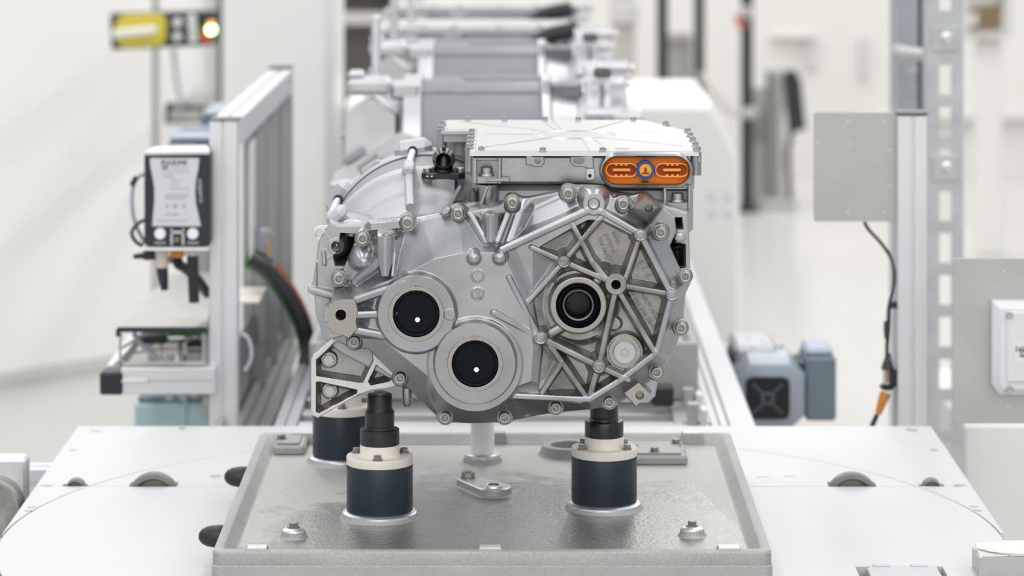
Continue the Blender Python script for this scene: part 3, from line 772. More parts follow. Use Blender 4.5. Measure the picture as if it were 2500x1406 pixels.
BOLTS = [(886, 582), (995, 543), (1119, 521), (1251, 495), (1387, 473), (1521, 498), (1612, 567), (1672, 674), (1662, 800), (1603, 908),
         (1487, 981), (1357, 994), (1232, 1018), (1087, 1018), (977, 922), (865, 833), (828, 680)]
BH = 14.0     # seats of the bolts stand this proud of the flange
OUT = [(880, 555), (900, 540), (985, 532), (1010, 532), (1075, 520), (1090, 502), (1145, 512), (1230, 494), (1240, 480), (1290, 484), (1365, 469), (1385, 456), (1440, 455),
       (1474, 457), (1500, 482), (1540, 478), (1577, 470), (1618, 504), (1648, 532), (1652, 566), (1636, 600), (1660, 655), (1674, 700), (1668, 790),
       (1650, 850), (1614, 905), (1608, 925), (1600, 968), (1582, 986), (1510, 985), (1484, 990), (1360, 1006), (1250, 1026), (1240, 1031), (1080, 1031), (1062, 1012),
       (988, 932), (960, 905), (900, 846), (850, 844), (812, 828), (795, 790), (795, 745), (815, 725), (812, 690), (838, 655), (862, 600)]
def front_sdf(X, Y):
    sd = sd_poly(X, Y, [q(*p) for p in OUT]) - 0.0
    for b in BOLTS: sd = smin(sd, sd_disc(X, Y, q(*b, 6), 20.5), 7)
    return sd
FRAME = [(1228, 606), (1448, 505), (1472, 512), (1563, 570), (1640, 720), (1604, 864), (1516, 930), (1438, 978), (1226, 968), (1300, 850), (1285, 720)]
def front_h(X, Y):
    R = Relief(X, Y, 0.0)
    # the smooth left body and its two bearing housings
    d = sd_poly(X, Y, [q(*p, 80) for p in [(985, 672), (1060, 632), (1130, 617), (1228, 616), (1262, 690), (1290, 770), (1302, 850), (1296, 930), (1240, 950), (1060, 930), (960, 850), (900, 800), (915, 730)]])
    R.up(82 - np.maximum(d, 0) * 0.86, 10)
    # right-hand ribbed chamber: slope outside the frame, sunk floor inside it
    dF = sd_poly(X, Y, [q(*p, 60) for p in FRAME])
    R.up(60 - np.maximum(dF + 3, 0) * 1.15, 8)
    dI = sd_poly(X, Y, [q(*p, 50) for p in [(1292, 612), (1436, 540), (1470, 540), (1553, 582), (1626, 722), (1590, 856), (1510, 915), (1435, 960), (1310, 956), (1322, 850), (1300, 740)]])
    floor_ = 26 + 34 * np.clip((1400 - X) / 100, 0, 1) ** 1.5
    R.H = np.where(dI < 14, np.minimum(R.H, np.maximum(floor_, floor_ + (dI + 4) * 4.0)), R.H)
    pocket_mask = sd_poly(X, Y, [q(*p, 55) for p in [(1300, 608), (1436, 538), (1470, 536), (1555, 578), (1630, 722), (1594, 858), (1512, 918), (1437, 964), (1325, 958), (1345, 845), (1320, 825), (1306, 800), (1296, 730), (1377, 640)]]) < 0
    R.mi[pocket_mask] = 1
    # frame ribs
    for a, b, h0, h1, w_ in (((1226, 610), (1440, 512), 88, 70, 8.5), ((1440, 512), (1470, 518), 70, 70, 8), ((1470, 518), (1563, 571), 70, 70, 6.5), ((1563, 571), (1640, 720), 70, 72, 6.5),
                         ((1640, 720), (1603, 862), 72, 70, 6.5), ((1603, 862), (1516, 928), 70, 68, 7), ((1516, 928), (1438, 976), 68, 66, 7), ((1438, 976), (1226, 966), 66, 78, 6.5)):
        R.rib(a, b, h0, h1, w_, 4.6, 3.5)
    # inner ribs
    for a, b, h0, h1, w_ in (((1298, 604), (1377, 639), 66, 72, 5.5), ((1377, 639), (1490, 688), 72, 72, 6), ((1393, 538), (1446, 640), 62, 70, 6), ((1446, 640), (1486, 690), 70, 74, 7.5),
                         ((1468, 530), (1437, 566), 64, 64, 6), ((1437, 566), (1377, 639), 64, 72, 5.5), ((1377, 639), (1290, 736), 72, 76, 5.5), ((1243, 678), (1308, 806), 92, 78, 5.5),
                         ((1206, 764), (1320, 825), 96, 78, 6.5), ((1320, 825), (1462, 895), 78, 72, 7), ((1462, 895), (1534, 928), 72, 68, 6), ((1504, 695), (1640, 719), 74, 70, 6),
                         ((1558, 590), (1526, 684), 64, 72, 5.5), ((1515, 718), (1601, 864), 72, 70, 6), ((1502, 712), (1464, 884), 74, 72, 6), ((1338, 836), (1432, 970), 76, 64, 6),
                         ((1372, 886), (1324, 958), 72, 68, 5.5), ((1458, 900), (1442, 960), 70, 62, 6.5), ((1418, 980), (1244, 967), 66, 70, 5)):
        R.rib(a, b, h0, h1, w_, 5.0, 3.5)
    for c, r, h in (((1377, 639), 14, 76), ((1563, 574), 14, 73), ((1640, 719), 14, 75), ((1320, 825), 15, 82), ((1462, 895), 15, 77), ((1504, 694), 25, 76)):
        R.disc(c, r, h, 3.2)
    for c, r, h in (((1377, 639), 10.5, 76), ((1563, 574), 10.5, 73), ((1640, 719), 10.5, 75), ((1320, 825), 11, 82), ((1462, 895), 11, 77)):
        dd = sd_disc(X, Y, q(*c, h), r); R.H -= 1.6 * np.exp(-(dd / 1.3) ** 2)
    R.disc((1450, 498), 26, 70, 3.4); R.hole((1450, 498), 15, 52, 70, 8)
    R.hole((1504, 695), 11.5, 20, 76, 9, mi=3)
    # seal hub
    R.disc((1412, 745), 84, 46, 1.4, 8); R.disc((1412, 745), 68, 70, 4.5, 4)
    R.rib((1372, 700), (1350, 670), 60, 40, 9, 2); R.rib((1455, 690), (1475, 668), 64, 60, 9, 2); R.rib((1370, 800), (1345, 815), 58, 60, 9, 2); R.rib((1455, 790), (1462, 812), 60, 48, 14, 2)
    dd = sd_disc(X, Y, q(1412, 745, 70), 66); R.face(dd, 71, 2); R.hole((1412, 745), 54.5, -20, 71, 9)
    # plug boss
    R.disc((1525, 860), 44, 44, 3.0); R.disc((1500, 790), 14, 34, 1.6, 6)
    dd = sd_disc(X, Y, q(1525, 860, 45), 38); R.face(dd, 46, 2)
    # bearing housings
    R.disc((1016, 766), 92, 100, 2.6, 8)
    d1 = sd_disc(X, Y, q(1160, 888, 40), 133); R.up(50 - np.maximum(d1 + 8, 0) * 5.0, 6)
    R.up(86 - np.maximum(sd_disc(X, Y, q(1160, 888, 70), 112), 0) * 1.6, 8)
    R.disc((1160, 888), 97, 112, 6.0, 5)
    R.disc((1098, 768), 13, 101, 3, 5)
    dd = sd_disc(X, Y, q(1016, 766, 103), 66); R.face(dd, 103 - 0.0 * dd, 2); R.hole((1016, 766), 56.5, 86, 103, 9)
    dd = sd_disc(X, Y, q(1160, 888, 115), 66); R.face(dd, 115, 2); R.hole((1160, 888), 56.5, 96, 115, 9)
    # arm of the mounting lug
    R.poly([(862, 735), (965, 690), (975, 840), (862, 815)], 58, 1.8, 8)
    R.rib((872, 732), (985, 693), 94, 98, 8.5, 2.8, 7); R.rib((872, 769), (962, 766), 92, 98, 8, 3.4); R.rib((862, 806), (980, 828), 92, 88, 8, 2.8, 6)
    R.rib((905, 712), (975, 684), 78, 92, 9, 2.2, 8)
    dl = R.poly([(799, 752), (812, 735), (838, 730), (866, 731), (873, 757), (868, 785), (872, 803), (852, 824), (838, 818), (812, 812), (800, 795)], 96, 5.0, 3)
    R.face(dl, 97, 2)
    dl2 = R.poly([(794, 786), (806, 826), (842, 818), (838, 806), (812, 808), (800, 792)], 78, 6.0, 3); 
    R.hole((832, 769), 13, 40, 97, 10, mi=3)
    # posts, webs and bosses along the top edge
    R.poly([(905, 543), (990, 538), (988, 556), (905, 562)], 24, 1.8, 8)
    dp = R.poly([(926, 590), (966, 588), (966, 610), (956, 664), (936, 668), (926, 640)], 60, 2.4, 8)
    dcl = sd_poly(X, Y, [q(*p, 88) for p in COL1]); R.up(92 - 0.035 * (X - q(940, 620, 88)[0]) ** 2 - np.maximum(dcl, 0) * 7, 3); R.rib((966, 592), (958, 672), 50, 84, 3, 2.4)
    R.rib((868, 690), (932, 634), 46, 82, 8, 3.0, 6); R.rib((880, 650), (893, 634), 40, 46, 14, 2.0, 8); R.dome((888, 640), 18, 52, 12)
    R.rib((856, 690), (900, 610), 30, 30, 4, 1.4, 8)
    R.disc((1085, 510), 13, 30, 4)
    R.poly([(1142, 513), (1250, 506), (1218, 592), (1180, 592)], 46, 2.0, 8)
    R.rib((1147, 520), (1186, 588), 52, 88, 6, 3.0, 7); R.rib((1244, 512), (1214, 588), 52, 88, 6, 3.0, 7)
    dcl = sd_poly(X, Y, [q(*p, 88) for p in COL2]); R.up(94 - 0.05 * (X - q(1198, 560, 88)[0]) ** 2 - np.maximum(dcl, 0) * 5, 4)
    R.rib((1270, 520), (1242, 598), 48, 80, 9, 1.8, 9)
    R.rib((1142, 520), (1119, 521), 24, 20, 8, 3)
    # studs, date rounds
    for c in ((1157, 630), (1220, 630)): dd = sd_disc(X, Y, q(*c, 88), 0); R.up(84 - np.maximum(dd - 18, 0) * 2.5, 4); R.H = np.where(dd < 16.5, np.maximum(R.H, 84 + 0.85 * np.sqrt(np.maximum(16.5 ** 2 - dd ** 2, 0))), R.H)
    for c in ((1166, 674), (1166, 717)):
        R.disc(c, 15, 84, 2, 4); dd = sd_disc(X, Y, q(*c, 84), 13); R.H = np.where(dd < -0.25, 81.0, R.H)
    # flange edge, seats of the bolts
    for b in BOLTS: R.disc(b, 20, BH, 5, 5)
    for b in BOLTS:
        dd = sd_disc(X, Y, q(*b, BH), 19); R.H = np.where(dd < 0.12, BH, np.where(dd < 3, np.minimum(R.H, BH + np.maximum(dd, 0) * 10), R.H)); R.mi[dd < 0] = 2
    # milled corner blocks
    dt = R.poly([(1542, 512), (1577, 482), (1614, 512), (1588, 546)], 62, 7, 2); m = dt < 0.12
    R.H = np.where(m, 62 - (Y - q(1577, 482, 50)[1]) * 0.55, R.H); R.mi[m] = 2; R.hole((1584, 509), 10.5, 10, 50, 9, mi=1)
    db = R.poly([(1524, 960), (1559, 935), (1587, 962), (1553, 990)], 34, 7, 2); m = db < 0.12
    R.H = np.where(m, 34 - (q(1540, 960, 30)[1] - Y) * 0.1, R.H); R.mi[m] = 2; R.hole((1562, 965), 10.5, 10, 34, 9, mi=1)
    R.disc((1285, 1010), 8, 6, 2)
    return R.H, R.mi
def disc_f(c, r, h): return lambda X, Y: sd_disc(X, Y, q(*c, h), r)
def poly_f(pts, h): return lambda X, Y: sd_poly(X, Y, [q(*p, h) for p in pts])
COL1 = [(922, 577), (962, 577), (956, 640), (948, 674), (932, 674), (924, 640)]; COL2 = [(1180, 528), (1216, 528), (1214, 575), (1206, 590), (1190, 590), (1182, 575)]
LUG = [(799, 752), (812, 735), (838, 730), (866, 731), (873, 757), (868, 785), (872, 803), (852, 824), (838, 818), (812, 812), (800, 795)]
BLK1 = [(1542, 512), (1577, 482), (1614, 512), (1588, 546)]; BLK2 = [(1524, 960), (1559, 935), (1587, 962), (1553, 990)]
SN = [disc_f((1412, 745), 66, 70), disc_f((1412, 745), 54.5, 71), disc_f((1525, 860), 38, 45), disc_f((1016, 766), 66, 103), disc_f((1016, 766), 56.5, 103), disc_f((1160, 888), 66, 115), disc_f((1160, 888), 56.5, 115),
      disc_f((832, 769), 13, 97), disc_f((1504, 695), 11.5, 76), disc_f((1450, 498), 15, 70), poly_f(LUG, 96), poly_f(BLK1, 62), poly_f(BLK2, 34), poly_f(COL1, 88), poly_f(COL2, 88), disc_f((1584, 509), 10.5, 50), disc_f((1562, 965), 10.5, 34),
      disc_f((1166, 674), 13, 84), disc_f((1166, 717), 13, 84)] + [disc_f(b, 19, BH) for b in BOLTS]
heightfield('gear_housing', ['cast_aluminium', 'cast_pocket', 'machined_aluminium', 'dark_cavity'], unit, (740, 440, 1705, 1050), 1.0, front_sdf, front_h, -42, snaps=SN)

# motor-side housing behind it
MID = [(892, 552), (862, 550), (826, 551), (806, 541), (797, 562), (778, 590), (772, 640), (765, 688), (752, 698), (753, 714), (768, 722), (771, 765), (790, 825), (830, 860), (1000, 950),
       (1100, 1010), (1240, 1020), (1400, 985), (1560, 960), (1610, 880), (1650, 820), (1672, 720), (1686, 690), (1682, 580), (1678, 520), (1650, 510), (1560, 486), (1440, 470), (1200, 505), (1100, 520), (1000, 545), (905, 556)]
def mid_sdf(X, Y):
    sd = sd_poly(X, Y, [q(*p, -25) for p in MID]) - 1.0
    return smin(sd, sd_disc(X, Y, q(821, 602, -25), 22), 5)
MPK = [(830, 568), (866, 570), (900, 575), (890, 620), (852, 650), (818, 650), (812, 626), (824, 600), (828, 580)]
def mid_h(X, Y):
    R = Relief(X, Y, -25)
    R.pocket(MPK, -95, -25, 6, mi=1)
    R.disc((821, 602), 19, -22, 3.5); R.poly([(800, 575), (812, 590), (814, 625), (790, 640)], -25, 3.5); R.hole((821, 602), 13, -50, -22, 8)
    R.rib((752, 706), (812, 722), -15, -10, 7, 3); R.rib((768, 640), (768, 700), -20, -20, 4, 2); R.rib((790, 615), (792, 645), -16, -16, 3, 4)
    R.pocket([(1640, 532), (1666, 530), (1668, 560), (1642, 560)], -100, -25, 6, mi=1)
    R.pocket([(1630, 596), (1650, 592), (1674, 596), (1675, 690), (1662, 688)], -100, -25, 6, mi=1)
    R.pocket([(1640, 560), (1652, 560), (1650, 600), (1636, 600)], -95, -25, 6, mi=1)
    R.rib((1650, 604), (1668, 602), -70, -70, 3, 4)
    R.disc((1660, 577), 14, -22, 5)
    R.H = np.where((X > q(900, 0, -25)[0]) & (X < 1630) & (front_sdf(X, Y) < -25), -60, R.H)
    return R.H, R.mi
heightfield('motor_housing', ['rough_cast', 'dark_cavity', 'machined_aluminium'], unit, (735, 455, 1710, 1040), 1.7, mid_sdf, mid_h, -300, edge=5, snaps=[poly_f(MPK, -25), disc_f((821, 602), 13, -22), disc_f((821, 602), 19, -22)])

# bracket at lower left
BRK = [(833, 800), (905, 815), (985, 905), (985, 938), (948, 948), (905, 954), (876, 964), (776, 1021), (762, 1014), (759, 1000), (759, 880), (764, 868), (816, 822)]
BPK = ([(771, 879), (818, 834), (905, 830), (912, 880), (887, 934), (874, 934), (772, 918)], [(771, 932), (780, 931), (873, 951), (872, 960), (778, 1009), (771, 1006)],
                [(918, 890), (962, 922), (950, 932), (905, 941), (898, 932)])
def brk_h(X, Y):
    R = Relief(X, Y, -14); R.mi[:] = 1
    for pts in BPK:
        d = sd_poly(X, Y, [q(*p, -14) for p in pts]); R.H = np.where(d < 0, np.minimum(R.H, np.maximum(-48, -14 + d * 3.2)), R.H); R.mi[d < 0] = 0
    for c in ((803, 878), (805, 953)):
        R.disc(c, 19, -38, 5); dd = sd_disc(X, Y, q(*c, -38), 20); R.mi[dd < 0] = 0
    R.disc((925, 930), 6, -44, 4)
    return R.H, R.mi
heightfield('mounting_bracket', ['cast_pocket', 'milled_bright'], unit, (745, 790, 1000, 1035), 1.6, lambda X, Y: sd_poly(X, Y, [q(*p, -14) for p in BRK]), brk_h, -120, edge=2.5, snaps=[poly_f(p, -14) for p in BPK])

# cap screws of the flange
RX = (PI / 2, 0, 0)
fb = socket_head(0.0073, 0.0061, 0.0105, 0.0022, ro=0.0047, seat=0.0095)
fb_me = fb.mesh('flange_screw', ['bolt_steel', 'bolt_recess', 'bolt_seat'])
num_me = text_mesh('8.8', 0.0042, 'bolt_steel', 0.0001)
for i, (px, py) in enumerate(BOLTS):
    c = pw(*q(px, py, BH + 8), BH)
    o = put(fb_me, 'flange_screw', unit, c, (PI / 2, random.uniform(-3, 3), 0))
    t = bpy.data.objects.new('strength_mark', num_me); COL.objects.link(t); t.parent = o; t.location = (0, 0, 0.0079)
hx_me = hexhead(0.0076, 0.006, 0.0085).mesh('hex_bolt', 'bolt_steel')
for c in ((803, 878), (805, 953)): put(hx_me, 'hex_bolt', unit, pw(*q(*c, -38), -39), RX)

# black bearing caps
for (cx, cy), h in (((1016, 766), 103), ((1160, 888), 115)):
    c = pw(*q(cx, cy, h), h)
    b = MB(); b.lathe([(0, -.004), (.0235, -.004), (.0245, -.0012), (.0262, -.0002), (.0274, -.001), (.0277, -.004), (.0277, -.008)], c, (0, -1, 0), 64)
    cap = b.build('bearing_cap', 'cap_rubber', unit); cap['label'] = 'black bearing cap'
    b = MB(); b.prism(circle(c.x + .0015, c.z - .0078, .0033, 6), (0, c.y + .0042, 0), (1, 0, 0), (0, 0, 1), .0004)
    b.build('white_dot', 'mark_white', cap)
# shaft seal and splined bore
c = pw(*q(1412, 745, 71), 71)
b = MB(); b.lathe([(.0272, .004), (.0272, -.003), (.0255, -.0025), (.0235, -.007), (.0215, -.007), (.0195, -.010), (.0195, -.02)], c, (0, -1, 0), 56)
b.build('shaft_seal', 'cap_rubber', unit)
b = MB(); b.lathe([(.0196, -.02), (.0196, -.0005), (.0186, .0008), (.0168, .0), (.0160, -.003), (.0157, -.022)], c, (0, -1, 0), 48)
slv = b.build('bearing_sleeve', 'dark_steel', unit)
b = MB()
st = star(.0158, .0142, 34)
b.loft([[c + Vector((x, .004, z)) for x, z in st], [c + Vector((x, .03, z)) for x, z in st]], False, True, 0)
b.build('splined_bore', 'bore_black', unit)
# drain plug
c = pw(*q(1525, 860, 50), 46)
pl = socket_head(.0141, .0136, .0046, .0012, hexa=True, ro=.0055).mesh('drain_plug', ['plug_steel', 'plug_steel'])
put(pl, 'drain_plug', unit, c, RX)
# dowel in the upper boss
c = pw(*q(1450, 498, 70), 54); b = MB(); b.lathe([(.0074, -.004), (.0074, .001), (.006, .002), (0, .0005)], c, (0, -1, 0), 24); b.build('dowel', 'bolt_steel', unit)
c = pw(*q(821, 602, -22), -42); b = MB(); b.lathe([(.0065, -.004), (.0062, .001), (.003, -.001), (0, .002)], c, (0, -1, 0), 24); b.build('dowel', 'machined_aluminium', unit)
# eyelet at left
e = q(780, 572, -30); b = MB()
pts = circle(e[0], e[1], 18, 28)
U = lambda x, y, h: pw(x, y, h)
outer = [(e[0] + 18 * math.cos(a), e[1] + 18 * math.sin(a)) for a in [PI * k / 18 for k in range(36)]]
inner = [(e[0] + 10.5 * math.cos(a), e[1] + 10.5 * math.sin(a)) for a in [PI * k / 18 for k in range(36)]]
b.loft([[U(x, y, -50) for x, y in inner], [U(x, y, -50) for x, y in outer], [U(x, y, -30) for x, y in outer], [U(x, y, -29) for x, y in off_poly(outer, 1.5)], [U(x, y, -29) for x, y in off_poly(inner, -1)], [U(x, y, -31) for x, y in inner], [U(x, y, -50) for x, y in inner]], False, False)
poly = [q(776, 553, -30), q(812, 552, -30), q(812, 575, -30), q(798, 588, -30), q(797, 560, -30)]
b.loft([[U(x, y, -50) for x, y in poly], [U(x, y, -32) for x, y in poly]])
b.build('lifting_eye', 'milled_bright', unit)
c = pw(*q(1660, 577, -22), -22); b = MB(); b.lathe([(.0046, 0), (.0046, .004), (.0022, .0045), (.0022, .009), (0, .0095)], c, (0, -1, 0), 16); b.build('stud', 'bolt_steel', unit)
# the small threaded nipple in the bushes
for (px, py, h) in ((858, 538, 0),):
    c = P(px + 2, py + 8, 3.79); b = MB(); b.lathe([(0, -.012), (.0125, -.012), (.0125, 0), (.011, .0015), (.009, .001), (0, .001)], c, (0.05, -.25, 1), 28); b.build('top_boss', 'milled_bright', unit)

# milled seats on the two posts of the top edge
for (x0, x1, y, h, hd) in ((923, 970, 576, 88, 22), (1170, 1228, 526, 88, 20)):
    a = pw(*q(x0, y, h), h); c2 = pw(*q(x1, y, h), h); b = MB()
    b.prism([(a.x, a.y + .026), (a.x + .004, a.y + .004), (a.x + .008, a.y), (c2.x - .010, a.y), (c2.x, a.y + .018), (c2.x, a.y + .026)], (0, 0, a.z - .002), (1, 0, 0), (0, 1, 0), .004, .0006); ms = b.build('milled_seat', 'machined_aluminium', unit)
    b = MB(); b.lathe([(.0045, .0001), (.0028, .0005), (0, .0002)], ((a.x + c2.x) / 2 - .003, a.y + .007, a.z + .002), (0, 0, 1), 16); b.build('seat_hole', 'dark_steel', ms)
b = MB(); b.box(P(824, 526, 3.825), (.024, .06, .016), Matrix.Rotation(-.75, 3, 'Y'), .005); b.build('corner_web', 'bell_cast', unit)
# cast lettering
for s, px, py, h, ang, wd, sz in (('VW AG', 1474, 604, 29, 115, .0250, .0075), ('Poland', 1489, 594, 29, 117, .0245, .0075), ('VW4', 1505, 581, 29, 117, .0160, .0075), ('F 2.1', 1576, 655, 29, 118, .0195, .0075),
                          ('0MH 301 103 D', 1570, 758, 29, 123, .0535, .0075), ('AlSi9Cu3(Fe)', 1588, 749, 29, 123, .0430, .0075), ('03', 1167, 711, 82, 0, .0058, .0060), ('22', 1168, 723, 82, 0, .0058, .0060)):
    text(s, sz, 'shaded_letter', unit, pw(*q(px, py, h), h - 0.6), ang, 'cast_lettering', ext=0.0007, width=wd)
for cy, an in ((717, 10), (674, 80)):
    c = pw(*q(1166, cy, 82), 82); b = MB(); b.box(c, (.0125, .0012, .0008), Matrix.Rotation(math.radians(-an), 3, 'Y')); b.build('date_bar', 'cast_aluminium', unit)

# bell, stator, tie rods
AX, AZ = -0.112, H - 0.587
b = MB()
b.lathe([(.128, 3.945), (.133, 3.94), (.1335, 3.905), (.131, 3.899), (.126, 3.897), (.119, 3.888), (.114, 3.880), (.111, 3.872), (.108, 3.870), (.104, 3.866), (.097, 3.845), (.086, 3.795), (.075, 3.765), (.02, 3.765)], (AX, 0, AZ), (0, 1, 0), 120)
b.build('motor_bell', 'bell_cast', unit, 50)
b = MB(); b.lathe([(.1, 3.93), (.1325, 3.93), (.1325, 4.058), (.1, 4.058)], (AX, 0, AZ), (0, 1, 0), 120); b.build('stator_shell', 'stator_grey', unit)
b = MB(); b.lathe([(.1, 4.056), (.1335, 4.056), (.1335, 4.064), (.1, 4.064)], (AX, 0, AZ), (0, 1, 0), 120); b.build('seal_ring', 'black_satin', unit)
b = MB(); b.lathe([(.1, 4.064), (.134, 4.064), (.137, 4.068), (.137, 4.10), (.131, 4.11), (.128, 4.2), (.10, 4.26), (.03, 4.27), (0, 4.27)], (AX, 0, AZ), (0, 1, 0), 120); b.build('end_shield', 'bell_cast', unit)
def ringpt(a, r, Y): return Vector((AX + r * math.cos(math.radians(a)), Y, AZ + r * math.sin(math.radians(a))))
for a in (98, 148):
    rp = ringpt(a, .1395, 4.05); rq = ringpt(a, .1395, 3.905)
    b = MB(); b.cyl(rp, rq, .0045, 16); b.build('tie_rod', 'alu_profile', unit)
    b = MB(); b.cyl(ringpt(a, .1395, 4.07), ringpt(a, .1395, 4.06), .0062, 16); b.build('rod_grommet', 'black_satin', unit)
    Rm = Matrix.Rotation(-math.radians(a - 90), 3, 'Y')
    b = MB(); b.box(ringpt(a, .134, 4.092), (.05, .05, .034), Rm, .009); b.build('rod_lug', 'bell_cast', unit)
    b = MB(); b.cyl(ringpt(a, .1375, 3.912), ringpt(a, .1340, 3.868), .0085, 18, r1=.008, ch=.003)
    b.cyl(ringpt(a, .134, 3.885), ringpt(a, .098 if a < 120 else .112, 3.80 if a < 120 else 3.84), .0062, 14); b.build('rod_boss', 'bell_cast', unit)
b = MB(); b.box(ringpt(124, .135, 4.09), (.03, .035, .012), Matrix.Rotation(-math.radians(34), 3, 'Y'), .004); b.build('cast_pad', 'cast_aluminium', unit)

# coolant elbow on its cast turret
c = P(1083, 436, 3.90)
b = MB()
tp = [(c.x + x * .0255, 3.895 + y * .9) for x, y in ((-1, .02), (-1, -.006), (-.72, -.009), (-.55, -.017), (0, -.02), (.55, -.017), (.72, -.009), (1, -.006), (1, .02))]
b.prism(tp, (0, 0, c.z - .045), (1, 0, 0), (0, 1, 0), .047, .001)
b.box((c.x + .012, 3.862, c.z - .022), (.004, .05, .045), Matrix.Rotation(.5, 3, 'Y'), .001)
b.build('coolant_turret', 'cast_aluminium', unit)
b = MB()
pl_ = [(c.x + x * .0275, 3.895 + y) for x, y in ((-1, .006), (-1, -.008), (-.7, -.016), (.7, -.016), (1, -.008), (1, .006), (.7, .016), (-.7, .016))]
b.prism(pl_, (0, 0, c.z + .002), (1, 0, 0), (0, 1, 0), .0075, .001)
cc = P(1083, 391, 3.885)
b.cyl((c.x, 3.90, c.z + .006), (cc.x, 3.905, cc.z + .002), .012, 20)
b.lathe([(.0085, .032), (.0085, -.006), (.0098, -.0075), (.0115, -.0045), (.0120, .002), (.0143, .006), (.0146, .012), (.0128, .015), (.0125, .032), (0, .034)], cc, (0, 1, 0), 36)
b.lathe([(0, .028), (.0086, .028), (.0086, -.0)], cc, (0, 1, 0), 24)
b.box(cc + Vector((0, .009, .0148)), (.005, .008, .003), None, .0006); b.box(cc + Vector((-.012, .014, -.016)), (.0025, .02, .012), Matrix.Rotation(-.5, 3, 'Y')); b.box(cc + Vector((.012, .014, -.016)), (.0025, .02, .012), Matrix.Rotation(.5, 3, 'Y'))
cool = b.build('coolant_elbow', 'black_plastic', unit); cool['label'] = 'black coolant elbow'
for dx in (-.0205, .0215):
    b = MB(); b.lathe([(0, 0), (.0055, 0), (.0055, .004), (.0045, .0048), (0, .0048)], (c.x + dx, 3.897, c.z + .0095), (0, 0, 1), 16); b.build('elbow_screw', 'bolt_steel', cool)
for px in (1043, 1054):
    b = MB(); b.lathe([(.0007, 0), (.0016, .0004), (.0016, -.001)], P(px, 429, 3.8785), (0, -1, 0), 12); b.build('brass_dot', 'gold_bush', cool)

# inverter on top
LID = [(-.052, 3.79), (.2305, 3.79), (.2305, 4.04), (.182, 4.182), (-.093, 4.182), (-.093, 4.045), (-.052, 4.045)]
ZL = H - .4194
b = MB()
b.prism([(-.0495, 3.832), (.2275, 3.832), (.2275, 4.038), (.18, 4.178), (-.0495, 4.178)], (0, 0, ZL - .052), (1, 0, 0), (0, 1, 0), .046)
b.box((.09, 3.99, ZL - .075), (.27, .36, .06), None, .006)
b.box((.03, 4.06, ZL - .10), (.22, .2, .10), None, .01)
b.build('inverter_case', 'rough_cast', unit)
b = MB(); b.prism([(-.090, 4.05), (-.045, 4.05), (-.045, 4.178), (-.090, 4.178)], (0, 0, ZL - .016), (1, 0, 0), (0, 1, 0), .011); b.cyl((-.068, 4.10, ZL - .016), (-.068, 4.10, ZL - .075), .022, 24); b.box((-.097, 4.13, ZL - .04), (.05, .012, .012), Matrix.Rotation(-.9, 3, 'Y'), .003); b.build('case_wing', 'rough_cast', unit)
b = MB(); b.box((.083, 3.797, ZL - .0072), (.255, .006, .0026)); b.build('lid_gap', 'bore_black', unit)
b = MB(); b.prism(LID, (0, 0, ZL - .0055), (1, 0, 0), (0, 1, 0), .0045, .0006); b.build('lid_flange', 'lid_edge', unit)
b = MB(); b.prism(off_poly(LID, .006), (0, 0, ZL - .0015), (1, 0, 0), (0, 1, 0), .0018, .0007); lid = b.build('inverter_lid', 'lid_sheet', unit)
# pressed beads on the lid, round a raised ellipse
cx, cy = .083, 3.985
bd = MB()
ell = [(cx + .052 * math.cos(2 * PI * k / 40), cy + .05 * math.sin(2 * PI * k / 40)) for k in range(40)]
bd.loft([[Vector((x, y, ZL - .0004)) for x, y in ell], [Vector((x, y, ZL + .0014)) for x, y in off_poly(ell, .0016)], [Vector((x, y, ZL + .0014)) for x, y in off_poly(ell, .0035)], [Vector((x, y, ZL + .0004)) for x, y in off_poly(ell, .005)]], False, True)
for (tx, ty, w_) in ((-.036, 4.0, .0017), (-.032, 3.84, .0017), (.095, 3.81, .0022), (.118, 3.81, .0022), (.212, 3.85, .0022), (.20, 4.02, .0022), (.15, 4.16, .002), (.055, 4.168, .0022), (.04, 4.168, .0018), (-.07, 4.15, .0016)):
    dv = Vector((tx - cx, ty - cy, 0)); L_ = dv.length; dv.normalize(); pv = Vector((-dv.y, dv.x, 0))
    p0 = Vector((cx, cy, 0)) + Vector((dv.x * .054, dv.y * .052, 0)); p1 = Vector((tx, ty, 0))
    if abs(tx - .1085) < .02 or abs(tx - .0475) < .01: p0 = Vector((tx * .6 + cx * .4, p0.y, 0))
    sec = lambda o, z: [o - pv * w_ + Vector((0, 0, ZL - .0002)), o - pv * w_ * .4 + Vector((0, 0, ZL + z)), o + pv * w_ * .4 + Vector((0, 0, ZL + z)), o + pv * w_ + Vector((0, 0, ZL - .0002))]
    bd.loft([sec(p0, .0015), sec(p1, .0013)], True, True)
bd.build('pressed_bead', 'lid_bead', lid)
for x in (-.036,):
    b = MB(); b.box((x, 3.90, ZL + .0007), (.0035, .19, .0012), None, .0003); b.box((-.085, 4.11, ZL + .0007), (.0035, .10, .0012), None, .0003); b.build('lid_crease', 'lid_edge', lid)
b = MB(); b.box((.137, 3.823, ZL + .0006), (.019, .010, .0003)); b.build('rating_sticker', 'red_sticker', lid)
ls_me = socket_head(.0050, .0039, .0056, .0014, hexa=True, ro=.0022).mesh('lid_screw', ['lid_screw_steel', 'bolt_recess'])
scr = [(-.038, 3.806)] + [(x, 3.797) for x in (.038, .112)] + [(.2275, 3.80), (.2305, 3.86), (.2305, 3.92), (.2305, 3.975), (.2305, 4.03), (.206, 4.12), (.165, 4.176), (.09, 4.176), (.045, 4.176), (-.01, 4.176), (-.06, 4.176), (-.093, 4.12), (-.093, 4.06)] + [(-.0525, y) for y in (3.84, 3.885, 3.93, 3.975, 4.02)]
